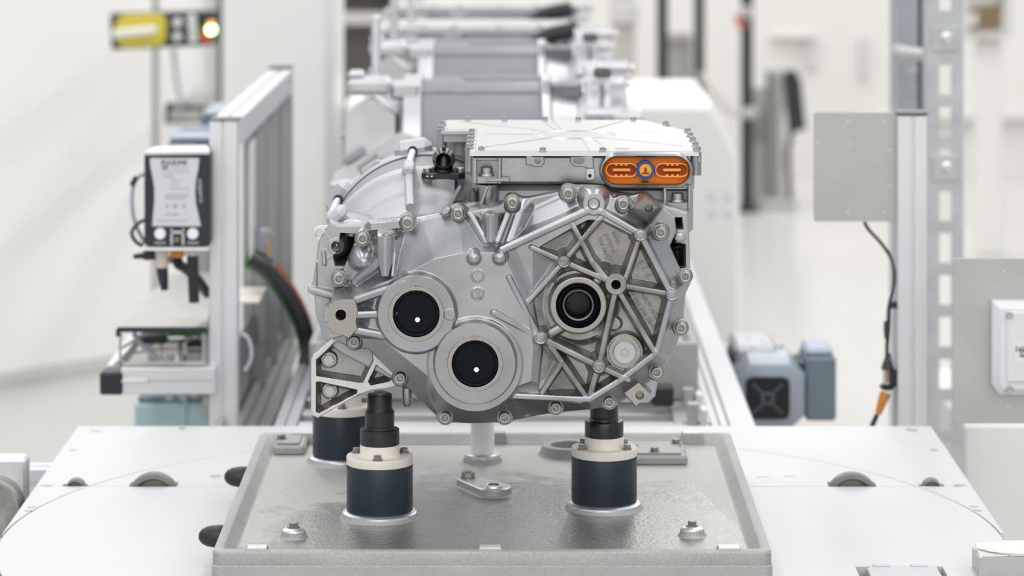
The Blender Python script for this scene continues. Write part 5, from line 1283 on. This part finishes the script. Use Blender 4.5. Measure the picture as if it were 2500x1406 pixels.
# sloping sheet with wire basket
t = thing('sheet_cover', 'grey folded sheet metal cover with a dark front lip over the wire basket', 'cover', P(400, 800, 4.95))
q1 = [P(286, 798, 4.96), P(505, 798, 4.96), P(518, 720, 5.55), P(520, 665, 5.85), P(420, 665, 5.85)]
b = MB(); top_ = [Vector(p) for p in q1]; b.loft([[p - Vector((0, 0, .003)) for p in top_], top_]); b.build('sheet', 'stainless', t)
b = MB(); a = P(286, 800, 4.955); c2 = P(505, 800, 4.955); b.box(((a.x + c2.x) / 2, 4.955, a.z - .003), (c2.x - a.x, .006, .008), None, .001); b.build('front_lip', 'frame_black', t)
b = MB(); b.box(P(288, 812, 4.955), (.006, .01, .012), None, .001); b.build('corner_clip', 'frame_black', t)
t = thing('wire_basket', 'bent steel wire basket between the sheet cover and the low beam', 'basket', P(400, 890, 4.95))
for pts_ in ([P(296, 814, 4.96), P(293, 850, 4.96), P(300, 886, 4.96), P(340, 888, 4.96)], [P(300, 887, 4.96), P(400, 886, 4.96), P(492, 885, 4.96), P(497, 878, 4.96), P(497, 814, 4.96)],
             [P(296, 850, 4.96), P(330, 830, 5.1), P(345, 822, 5.2)], [P(280, 890, 4.96), P(310, 862, 5.0), P(335, 835, 5.1)], [P(400, 886, 4.96), P(392, 850, 5.2), P(396, 832, 5.4)], [P(440, 886, 4.96), P(438, 856, 5.2), P(440, 836, 5.4)],
             [P(330, 860, 5.2), P(400, 852, 5.25), P(492, 850, 5.25)]):
    b = MB(); b.tube(pts_, .0022, 8); b.build('wire', 'stainless', t)
t = thing('braced_bar', 'grey diagonal bar inside the wire basket', 'bar', P(330, 812, 5.0))
b = MB(); b.tube([P(326, 812, 5.02), P(345, 840, 5.02), P(392, 880, 5.02)], .0046, 12, smooth=3); b.build('bar', 'cable_grey', t)
for j, (px, py, wd, hh, m, nm) in enumerate(((415, 846, .055, .02, 'cream_plastic', 'cream relay block'), (448, 846, .02, .02, 'cream_plastic', 'small cream terminal'), (372, 826, .05, .014, 'panel_black', 'dark terminal strip'), (478, 842, .03, .016, 'panel_black', 'black relay with red end'), (460, 811, .07, .008, 'cable_green', 'green cable bundle'))):
    t = thing('terminal_block', nm + ' seen through the wire basket', 'terminal', P(px, py, 5.3)); b = MB(); b.box(P(px, py, 5.3), (wd, .05, hh), None, .003); b.build('block', m, t)
    b = MB(); b.box(P(px, py, 5.3) - Vector((0, 0, hh / 2 + .04)), (.012, .03, .08)); b.build('holder', 'alu_profile_shade', t)

# teal box and slate boxes
t = thing('teal_box', 'pale teal electrical box low behind the aluminium frame', 'box', P(430, 1035, 5.5))
a = P(327, 985, 5.45); c2 = P(530, 985, 5.45)
b = MB(); b.box(((a.x + c2.x) / 2, 5.6, a.z - .35), (c2.x - a.x, .30, .70 + .0), None, .006); b.build('body', 'teal_paint', t)
b = MB(); b.box(((a.x + c2.x) / 2 + .002, 5.60, a.z + .006), (c2.x - a.x - .008, .29, .012), None, .004); b.build('lid', 'motor_dark', t)
b = MB(); b.box(P(452, 1010, 5.448), (.004, .004, .09), None, .001); b.build('door_edge', 'teal_paint', t)
b = MB(); b.box(P(508, 1003, 5.446), (.022, .006, .010), None, .001); b.box(P(512, 984, 5.447), (.026, .006, .022), None, .002); b.build('latch', 'stainless', t)
for nm, la, x0, x1, yt, yf, yb, Y in (('slate_case', 'lower slate blue case behind the top of the aluminium frame', 412, 505, 320, 340, 354, 6.0), ('slate_case', 'upper slate blue case half hidden by the sloping rail', 490, 560, 255, 280, 306, 6.4)):
    t = thing(nm, la, 'case', P((x0 + x1) / 2, yb, Y)); b = MB(); p = [P(x0, yb, Y), P(x1 + 40, yb, Y), P(x1 + 40, yf, Y), P(x0 + 4, yf, Y)]
    b.loft([p, [v + Vector((0, .25, 0)) for v in p]]); b.build('body', 'slate_paint', t)
    b = MB(); p = [P(x0 + 4, yf, Y - .002), P(x1 + 40, yf, Y - .002)]; p2 = [P(x1 + 40, yt, Y + .22), P(x0 + 40, yt, Y + .22)]
    b.loft([p + p2, [v + Vector((0, 0, .004)) for v in p + p2]]); b.build('lid', 'slate_paint_light', t)
    b = MB(); c_ = P((x0 + x1) / 2 + 20, yb, Y); b.box((c_.x, Y + .12, c_.z / 2), (.03, .03, c_.z), None, .002); b.build('stand', 'alu_profile_shade', t)
# hoses
def hose(name, label, pts_, r, m):
    t = thing(name, label, 'cable', pts_[0]); b = MB(); b.tube(pts_, r, 12); b.build('jacket', m, t); return t
base = [(610, 632), (650, 655), (690, 700), (722, 752), (742, 800), (752, 846)]
hose('black_hose', 'thick black hose bundle bending down behind the aluminium frame', [P(x, y, 5.35) for x, y in base] + [P(745, 900, 5.3), P(735, 1010, 5.3)], .0125, 'black_satin')
hose('orange_cable', 'orange cable along the outer side of the black hose bend', [P(x + 6 + k, y - 6, 5.372) for (x, y), k in zip(base, (28, 14, 8, 6, 4, 2))][1:] , .0075, 'cable_orange')
hose('green_cable', 'green cable along the inner side of the black hose bend', [P(x - 12, y + 10, 5.375) for x, y in base] + [P(736, 890, 5.33)], .0065, 'cable_green')
hose('white_cable', 'thin white cable bow beside the aluminium post', [P(590, 815, 4.97), P(605, 825, 4.97), P(613, 850, 4.97), P(612, 880, 4.97), P(598, 905, 4.97)], .0035, 'cable_grey')
t = thing('valve_block', 'grey valve fittings at the top of the hose bundle', 'valve', P(640, 600, 5.45))
b = MB(); b.box(P(640, 590, 5.45), (.028, .03, .05), Matrix.Rotation(.3, 3, 'Y'), .006); b.build('body', 'cable_grey', t)
b = MB(); b.cyl(P(622, 622, 5.44), P(662, 650, 5.44), .012, 16); b.build('fitting', 'panel_black', t)
b = MB(); b.cyl(P(655, 560, 5.44), P(653, 640, 5.44), .004, 10); b.build('brass_rod', 'gold_bush', t)
b = MB(); b.box(P(614, 625, 5.43), (.018, .02, .028), Matrix.Rotation(.4, 3, 'Y'), .004); b.build('green_tag', 'cable_green', t)
b = MB(); b.box(P(640, 730, 5.46), (.02, .02, .16), None, .003); b.build('stand', 'alu_profile_shade', t)

# ------------------------------------------------------------------ switch panel on the wall
YP = 9.3
sw = thing('switch_panel', 'black control panel with a yellow main switch and a lit green lamp on the wall', 'control panel', P(395, 75, YP))
rot = Matrix.Rotation(0.0, 3, 'Z')
panel([(268, 36), (525, 28), (520, 110), (272, 122)], YP, .10, 'panel_black', 'backplate', .004, sw)
pp = [qf(x, y, YP - .012) for x, y in ((278, 82), (284, 50), (300, 37), (385, 33), (402, 42), (407, 60), (405, 96), (392, 112), (300, 117), (284, 104))]
b = MB(); b.prism(pp[::-1], (0, YP + .0, 0), (1, 0, 0), (0, 0, 1), .014, .004); b.build('yellow_plate', 'switch_yellow', sw)
b = MB(); a = P(275, 83, YP - .03); c2 = P(382, 72, YP - .03); dvec = c2 - a
b.box((a + c2) / 2, (dvec.length, .03, .026), Matrix.Rotation(-math.atan2(dvec.z, dvec.x), 3, 'Y'), .006); b.build('switch_handle', 'switch_white', sw)
for px, py in ((434, 55), (434, 88), (468, 46), (470, 68), (472, 92)):
    b = MB(); b.lathe([(0, -.022), (.012, -.022), (.0145, -.012), (.0145, 0)], P(px, py, YP - .002), (0, 1, 0), 20); b.build('push_button', 'junction_grey', sw)
b = MB(); b.box(P(503, 88, YP - .004), (.034, .01, .040), None, .004); b.build('red_key', 'red_plastic', sw)
b = MB(); b.lathe([(0, -.026), (.010, -.024), (.012, -.012), (.012, 0)], P(516, 60, YP - .004), (0, 1, 0), 20); b.build('amber_lamp', 'indicator_amber', sw)
b = MB(); b.lathe([(0, -.026), (.010, -.024), (.013, -.012), (.013, 0)], P(516, 72, YP - .012), (0, 1, 0), 20); b.build('green_lamp', 'indicator_green', sw)
b = MB(); a = P(395, 75, YP + .1); b.box((a.x, YP + .35, a.z), (.12, .55, .05), None, .01); b.build('wall_bracket', 'panel_black', sw)
sb = thing('wall_socket', 'grey socket box with dark edges on the white wall below the switch panel', 'socket', P(447, 280, 9.45))
panel([(402, 256), (495, 262), (492, 300), (402, 303)], 9.45, .08, 'panel_black', 'socket_frame', .006, sb)
panel([(412, 266), (492, 268), (490, 294), (414, 297)], 9.448, .01, 'post_grey', 'socket_face', .003, sb)
b = MB(); a = P(447, 280, 9.5); b.box((a.x, 9.85, a.z), (.06, .72, .04)); b.build('wall_bracket', 'post_grey', sb)
hose('wall_cable', 'grey cable hanging from the switch panel to the socket box', [P(424, 120, 9.4), P(428, 165, 9.4), P(434, 215, 9.4), P(440, 250, 9.42), P(432, 285, 9.43)], .007, 'cable_grey')

# ------------------------------------------------------------------ right-hand side
YQ = 4.82
rp = thing('sign_post', 'aluminium profile post with a blank stainless plate and a dark cap', 'post', ((2224 - 1250) * YQ / F, YQ, 0))
xq = (2223 - 1250) * YQ / F
b = MB(); profile_bar(b, (xq, YQ, 0), (xq, YQ, zat(280, YQ)), .0455, .0455, up=(0, 1, 0), slot=.16); b.build('post', 'alu_profile', rp)
b = MB(); b.box((xq + .0005, YQ, zat(274, YQ)), (.048, .048, .0055), None, .0015); b.build('end_cap', 'dark_steel', rp)
pr_ = rrect(0, 0, 1, 1, .03, 3)
a = P(1987, 541, YQ - .004); c2 = P(2190, 274, YQ - .004)
b = MB(); b.prism(rrect(a.x, a.z, c2.x, c2.z, .004, 3), (0, YQ, 0), (1, 0, 0), (0, 0, 1), .003, .0005); o = b.build('blank_plate', 'stainless', rp)
rv = MB(); rv.lathe([(0, -.001), (.0022, -.0008), (.0025, 0)], (0, 0, 0), (0, 1, 0), 10); rv_me = rv.mesh('rivet', 'lid_sheet')
for px, py in ((2070, 298), (2158, 299), (2173, 366), (2172, 452), (2076, 352), (2070, 518), (2160, 518), (1994, 350)): put(rv_me, 'rivet', rp, P(px, py, YQ - .0032))
cb = thing('sensor_cable', 'dark cable from the blank plate down to an orange connector beside the right post', 'cable', P(2115, 541, YQ))
b = MB(); b.tube([P(2110, 541, YQ + .003), P(2122, 562, YQ + .003), P(2150, 592, YQ - .003), P(2174, 628, YQ - .006), P(2183, 668, YQ - .008), P(2180, 705, YQ - .008), P(2170, 750, YQ - .006), P(2168, 800, YQ - .006), P(2165, 850, YQ - .006), P(2167, 880, YQ - .006)], .0028, 12); b.build('jacket', 'cable_dark', cb)
k = YQ / F
b = MB(); b.lathe([(0, 0), (6 * k, 0), (8 * k, 14 * k), (13 * k, 26 * k), (14 * k, 32 * k), (16 * k, 33 * k), (16 * k, 39 * k), (0, 39 * k)], P(2167, 862, YQ - .006), (0, 0, -1), 20); b.build('boot', 'cable_dark', cb)
b = MB(); b.lathe([(0, 0), (11 * k, 0), (11 * k, 34 * k), (0, 34 * k)], P(2167, 902, YQ - .006), (0, 0, -1), 20); b.build('clear_housing', 'clear_plastic', cb)
b = MB(); b.lathe([(0, 0), (4 * k, 0), (4 * k, 30 * k), (0, 30 * k)], P(2167, 904, YQ - .006), (0, 0, -1), 12); b.build('pin_core', 'connector_orange', cb)
b = MB(); b.lathe([(12 * k, 0), (18 * k, 1 * k), (18 * k, 9 * k), (10 * k, 14 * k)], P(2166, 938, YQ - .006), (0, 0, -1), 20); b.build('nut', 'panel_black', cb)
b = MB(); p0 = P(2162, 958, YQ - .006); p1 = P(2143, 1012, YQ - .006); L_ = (p1 - p0).length
b.lathe([(0, 0), (12 * k, 0), (13 * k, L_ * .15), (11 * k, L_ * .5), (8 * k, L_ * .95), (0, L_)], p0, p1 - p0, 20); b.build('orange_plug', 'connector_orange', cb)
b = MB(); b.tube([p1, P(2136, 1030, YQ - .006), P(2122, 1060, YQ)], .0026, 10); b.tube([p1 + Vector((-.003, 0, 0)), P(2130, 1030, YQ), P(2116, 1060, YQ)], .002, 8, ); b.build('lead', 'cable_dark', cb)
for py, h_ in ((744, 16), (922, 40)):
    b = MB(); b.box(P(2180, py, YQ - .006), (.014, .014, h_ * k), None, .002); b.build('cable_clip', 'panel_black', cb)
b = MB(); b.lathe([(0, 0), (5 * k, 2 * k), (6 * k, 20 * k), (4 * k, 44 * k), (0, 46 * k)], P(2163, 782, YQ - .008), (0, 0, -1), 14); b.build('cable_marker', 'cable_dark', cb)

# plate with junction box
YJ = 4.55
jb = thing('junction_plate', 'stainless plate carrying a light grey junction box at the right edge', 'junction box', P(2420, 1030, YJ))
a = P(2326, 1034, YJ); c2 = P(2640, 630, YJ)
b = MB(); b.prism(rrect(a.x, a.z, c2.x, c2.z, .006, 4), (0, YJ + .003, 0), (1, 0, 0), (0, 0, 1), .003, .0007); b.build('mount_plate', 'stainless', jb)
a = P(2426, 966, YJ - .03); c2 = P(2600, 738, YJ - .03)
b = MB(); lo_ = [(a.x + .010, a.z), (c2.x, a.z), (c2.x, c2.z), (a.x, c2.z), (a.x, a.z + .014)]
b.prism(lo_, (0, YJ - .0005, 0), (1, 0, 0), (0, 0, 1), .030, .010); b.build('box_body', 'junction_grey', jb)
b = MB(); b.box((a.x + .075, YJ - .0325, (a.z + c2.z) / 2 + .004), (.112, .005, .104), None, .002); b.build('box_lid', 'junction_grey', jb)
for py in (771, 953):
    b = MB(); b.lathe([(.0026, .001), (.0052, -.0008), (.0056, .001)], P(2465, py, YJ - .0355), (0, 1, 0), 20); b.lathe([(0, -.0004), (.0034, -.0004), (.0036, .001)], P(2465, py, YJ - .0355), (0, 1, 0), 12); b.build('box_screw', 'stainless', jb)
b = MB(); b.box(P(2512, 862, YJ - .0354), (.042, .0008, .030), None, .0003); b.build('box_label', 'label_white', jb)
text('16E3', .0065, 'print_dark', jb, P(2496, 854, YJ - .0361), -6, 'lettering', ext=.0001, width=.020, bold=.0002)
text('Sens', .0055, 'print_dark', jb, P(2502, 868, YJ - .0361), -6, 'lettering', ext=.0001, width=.015, bold=.0002)
for px, py in ((2452, 663), (2460, 995)): put(rv_me, 'rivet', jb, P(px, py, YJ - .0002))
b = MB(); xx = (2560 - 1250) * YJ / F; b.box((xx + .06, YJ + .025, .6), (.045, .045, 1.2), None, .003); b.build('stand', 'alu_profile', jb)
t = thing('white_side_cabinet', 'white cabinet top showing under the junction plate at the right edge', 'cabinet', P(2440, 1036, 6.0))
a = P(2352, 1035, 6.0); b = MB(); b.box((a.x + .4, 6.3, a.z / 2), (.8, .6, a.z), None, .006); b.build('cabinet_shell', 'cabinet_white', t)
b = MB(); b.box((a.x + .4, 6.0, .05), (.76, .02, .1), None, .004); b.build('plinth', 'far_trim', t)

# slotted galvanised post and beam behind it
YG = 5.9
gp = thing('slotted_post', 'galvanised steel post with a column of oblong holes on the right', 'post', ((2306 - 1250) * YG / F, YG, 0))
x0, x1 = (2262 - 1250) * YG / F, (2352 - 1250) * YG / F
sx0, sx1 = (2293 - 1250) * YG / F, (2322 - 1250) * YG / F
zs = []
py = -145
slots = []
for c_ in range(-3, 12):
    ctr = 195 + c_ * 102.5
    if 40 < ctr < 150: continue
    slots.append((zat(ctr + 36, YG), zat(ctr - 36, YG)))
slots.sort()
ztop = zat(-260, YG)
b = MB(); b.box(((x0 + sx0) / 2, YG, ztop / 2), (sx0 - x0, .004, ztop)); b.box(((sx1 + x1) / 2, YG, ztop / 2), (x1 - sx1, .004, ztop))
z = 0
for s0, s1 in slots:
    if s0 > z: b.box(((sx0 + sx1) / 2, YG, (z + s0) / 2), (sx1 - sx0, .004, s0 - z))
    z = s1
b.box(((sx0 + sx1) / 2, YG, (z + ztop) / 2), (sx1 - sx0, .004, max(ztop - z, .01)))
b.box((x1 - .002, YG + .03, ztop / 2), (.004, .06, ztop)); b.box((x0 + .002, YG + .03, ztop / 2), (.004, .06, ztop))
b.build('slotted_channel', 'galvanised', gp)
for py in (94, 410):
    b = MB(); b.lathe([(0, -.010), (.006, -.010), (.008, -.006), (.0125, -.005), (.0125, 0)], P(2312, py, YG - .002), (0, 1, 0), 20); b.build('carriage_bolt', 'lid_sheet', gp)
    b = MB(); b.box(P(2306, py, YG - .004), (.05, .004, .05), None, .002); b.build('washer_plate', 'galvanised', gp)
bp_ = thing('blue_grey_beam', 'blue-grey steel upright behind the slotted post', 'beam', ((2212 - 1250) * 7.2 / F, 7.2, 0))
b = MB(); xa, xb = (2176 - 1250) * 7.2 / F, (2242 - 1250) * 7.2 / F; b.box(((xa + xb) / 2, 7.2, 1.3), (xb - xa, .03, 2.6), None, .003); b.build('upright', 'galvanised_blue', bp_)
b = MB(); b.box((xa + .004, 7.19, 1.3), (.008, .05, 2.6)); b.build('upright_lip', 'galvanised', bp_)
b = MB(); xa2 = (2254 - 1250) * 7.0 / F; b.box((xa2, 7.0, 1.9), (.022, .04, 1.6), None, .003); b.build('black_seal', 'frame_black', bp_)
b = MB(); b.box(((xb + xa2) / 2, 7.1, 1.2), (.05, .06, .05)); b.build('seal_bracket', 'galvanised', bp_)
t = thing('cross_strut', 'short pale strut bolted between the beam and slotted post', 'strut', P(2230, 132, 6.4))
b = MB(); b.cyl(P(2198, 128, 6.8), P(2275, 136, 5.94), .013, 14, ch=.004); b.build('tube', 'galvanised', t)
b = MB(); b.cyl(P(2196, 128, 6.82), P(2204, 129, 6.74), .018, 14); b.build('end_nut', 'galvanised', t)

# gear motor on the conveyor side
YM = 5.45
gm = thing('gear_motor', 'blue-grey gear motor with a black fan grille beside the right conveyor rail', 'motor', P(1890, 1030, YM))
k = YM / F; mc = P(1880, 968, YM)
def octo(hw, hh, c_): return [(-hw + c_, -hh), (hw - c_, -hh), (hw, -hh + c_), (hw, hh - c_), (hw - c_, hh), (-hw + c_, hh), (-hw, hh - c_), (-hw, -hh + c_)]
def ol(hw, hh, c_, dy): return [Vector((mc.x + x * k, YM + dy, mc.z + z * k)) for x, z in octo(hw, hh, c_)]
b = MB(); b.loft([ol(70, 66, 26, -.004), ol(82, 78, 34, .0), ol(88, 88, 38, .02), ol(90, 96, 40, .05), ol(90, 96, 40, .09)]); b.build('fan_cowl', 'motor_grey', gm, 28)
b = MB(); b.lathe([(.055, 0), (.055, .2), (0, .2)], mc + Vector((0, .09, 0)), (0, 1, 0), 32)
for i in range(16):
    an = 2 * PI * i / 16; b.box(mc + Vector((.058 * math.cos(an), .18, .058 * math.sin(an))), (.012, .17, .003), Matrix.Rotation(-an, 3, 'Y'))
b.build('finned_body', 'motor_dark', gm)
gx = P(1874, 972, YM - .004)
b = MB(); gr = [(gx.x + x * k, gx.z + z * k) for x, z in octo(54, 52, 14)]; b.prism(gr, (0, YM - .0035, 0), (1, 0, 0), (0, 0, 1), .002, .0005); b.build('grille_back', 'bore_black', gm)
b = MB()
for i in range(-5, 6): b.box((gx.x + i * 9.6 * k, YM - .007, gx.z), (.0016, .003, 100 * k)); b.box((gx.x, YM - .0075, gx.z + i * 9.2 * k), (104 * k, .003, .0016))
b.build('fan_grille', 'black_satin', gm)['kind'] = 'stuff'
b = MB(); b.lathe([(.006, -.008), (.011, -.008), (.013, -.006), (.013, -.002), (.006, -.002)], (gx.x, YM, gx.z), (0, 1, 0), 24); b.build('grille_hub', 'motor_dark', gm)
for i in range(4):
    an = PI / 4 + i * PI / 2; b = MB(); b.box((gx.x + .024 * math.cos(an), YM - .0065, gx.z + .024 * math.sin(an)), (.024, .004, .003), Matrix.Rotation(-an, 3, 'Y')); b.build('grille_spoke', 'motor_dark', gm)
a = P(1966, 1028, YM + .02); c2 = P(2042, 872, YM + .02)
b = MB(); b.box(((a.x + c2.x) / 2, YM + .08, (a.z + c2.z) / 2), (c2.x - a.x, .12, c2.z - a.z), None, .005); b.build('terminal_box', 'motor_dark', gm)
b = MB(); b.box(((a.x + c2.x) / 2 - .001, YM + .085, c2.z + .006), (c2.x - a.x - .006, .11, .014), None, .006); b.build('box_lid', 'slate_paint_light', gm)
b = MB(); b.box((a.x - .004, YM + .08, (a.z + c2.z) / 2), (.012, .10, .09), None, .003); b.build('box_neck', 'panel_black', gm)
b = MB(); p = P(1838, 850, YM + .14); b.box(p, (.078, .16, .034), None, .008); b.build('gear_head', 'gearhead_alu', gm)
b = MB(); p = P(1800, 868, YM + .12); b.box(p, (.03, .10, .03), None, .006); b.build('gear_flange', 'dark_steel', gm)
b = MB(); b.box((mc.x - .045, YM + .22, mc.z), (.06, .10, .10), None, .006); b.build('mount_flange', 'gearhead_alu', gm)
b = MB(); b.box((mc.x, YM + .18, (mc.z - .06) / 2), (.06, .10, mc.z - .06), None, .004); b.build('stand', 'motor_dark', gm)

# black posts, grey stand and hanging black device in the back
def upright(name, label, px, w_, Y, ytop, ybot, m, cat='post'):
    t = thing(name, label, cat, ((px - 1250) * Y / F, Y, 0)); za = zat(ytop, Y); zb_ = 0 if ybot is None else zat(ybot, Y)
    b = MB(); b.box(((px - 1250) * Y / F, Y, (za + zb_) / 2), (w_ * Y / F, .06, za - zb_), None, .004); b.build('upright', m, t); return t
u1 = upright('black_post', 'black post nearest the drive unit row in the background', 1617, 26, 14.1, -120, None, 'frame_black')
u2 = upright('black_post', 'middle black post behind the white machine enclosure', 1707, 24, 14.2, -120, None, 'frame_black')
u3 = upright('black_post', 'rightmost black post with red and grey parts near its top', 1823, 28, 14.0, -120, None, 'frame_black')
for u, px, Y in ((u1, 1617, 14.1), (u2, 1707, 14.2), (u3, 1823, 14.0)):
    b = MB(); b.box(((px - 1250) * Y / F, Y, .01), (.10, .14, .02), None, .004); b.build('base_plate', 'frame_black', u)
p = P(1822, 30, 13.95); b = MB(); b.box(p, (.045, .05, .05), None, .008); b.build('grey_clamp', 'post_grey', u3)
t = thing('red_pull_switch', 'red and white lever hanging on the rightmost black post', 'switch', P(1800, 30, 13.9))
b = MB(); b.tube([P(1800, 38, 13.92), P(1812, 70, 13.92)], .014, 12); b.build('red_grip', 'red_plastic', t)
b = MB(); b.tube([P(1752, -12, 13.93), P(1775, 8, 13.93), P(1800, 38, 13.93)], .010, 12); b.build('white_lever', 'junction_grey', t)
b = MB(); b.box(P(1812, 58, 13.94), (.03, .05, .02)); b.build('holder', 'post_grey', t)
t = thing('grey_rail', 'pale grey rail crossing between the black posts above the white enclosure', 'rail', P(1790, 275, 14.1))
b = MB(); b.tube([P(1700, 170, 14.2), P(1765, 250, 14.1), P(1800, 275, 14.0), P(1845, 276, 13.96)], .020, 12); b.build('tube', 'shelf_grey', t)
b = MB(); b.box(P(1830, 276, 13.955), (.06, .03, .05), None, .008); b.build('clamp', 'post_grey', t)
gs = upright('grey_stand', 'grey upright panel stand with a black handset hanging beside it', 1890, 42, 14.2, 168, None, 'post_grey', 'stand')
b = MB(); b.box(((1876 - 1250) * 14.2 / F, 14.15, zat(172, 14.2) / 2), (.014, .04, zat(172, 14.2)), None, .002); b.build('stand_edge', 'dark_steel', gs)
b = MB(); b.box(((1904 - 1250) * 14.2 / F, 14.155, zat(172, 14.2) / 2), (.024, .03, zat(172, 14.2)), None, .003); b.build('stand_strip', 'shelf_grey', gs)
b = MB(); b.box(((1895 - 1250) * 14.2 / F, 14.2, .02), (.16, .3, .04), None, .006); b.build('foot', 'post_grey', gs)
bm_ = upright('machine_column', 'dim grey machine column between the black posts', 1660, 60, 14.4, 95, None, 'post_grey', 'machine')
b = MB(); b.box(((1655 - 1250) * 14.4 / F, 14.36, zat(95, 14.4) + .02), (.12, .10, .04), None, .006); b.build('head', 'shelf_grey', bm_)
bm2 = upright('machine_column', 'taller pale machine column just right of the drive unit row', 1520, 60, 14.3, -100, None, 'shelf_grey', 'machine')
b = MB(); b.box(((1525 - 1250) * 14.3 / F, 14.26, zat(30, 14.3)), (.12, .06, .10), None, .006); b.build('head', 'far_trim', bm2)
bm3 = upright('machine_column', 'low grey machine column right of the rightmost black post', 1850, 60, 14.3, 210, None, 'post_grey', 'machine')
b = MB(); b.box(((1850 - 1250) * 14.3 / F, 14.26, zat(300, 14.3)), (.11, .06, .12), None, .006); b.build('panel', 'cabinet_grey', bm3)
hs = thing('black_handset', 'black handset hanging by its cable beside the grey stand', 'handset', P(1940, 330, 14.1))
b = MB(); b.loft([[P(1913, 176, 14.1), P(1944, 172, 14.1), P(1956, 200, 14.1), P(1968, 316, 14.1), P(1926, 326, 14.1)], [v + Vector((0, .06, 0)) for v in (P(1913, 176, 14.1), P(1944, 172, 14.1), P(1956, 200, 14.1), P(1968, 316, 14.1), P(1926, 326, 14.1))]]); b.build('body', 'frame_black', hs)
b = MB(); b.tube([P(1932, 322, 14.10), P(1924, 370, 14.10), P(1926, 440, 14.10), P(1930, 520, 14.10)], .014, 10); b.build('cable', 'frame_black', hs)
b = MB(); b.box(P(1912, 250, 14.15), (.05, .04, .06)); b.build('hook', 'post_grey', hs)
# framed machine window high on the right
t = thing('machine_window', 'grey framed box with a brown panel high on the far right', 'cabinet', P(2410, 95, 12.5))
panel([(2355, -120), (2475, -120), (2470, 92), (2355, 100)], 12.5, .25, 'far_trim', 'frame', .01, t)
panel([(2366, -100), (2452, -100), (2446, 74), (2366, 78)], 12.494, .02, 'brown_card', 'brown_panel', .004, t)
panel([(2366, 36), (2388, 30), (2388, 64), (2366, 66)], 12.48, .02, 'far_trim', 'pale_knob', .006, t)
panel([(2366, -100), (2452, -100), (2440, 10), (2366, 20)], 12.488, .01, 'post_grey', 'grey_panel', .004, t)
b = MB(); a = P(2415, 100, 12.6); b.box((a.x, 12.62, a.z / 2), (.10, .10, a.z), None, .006); b.build('pedestal', 'far_wall_paint', t)
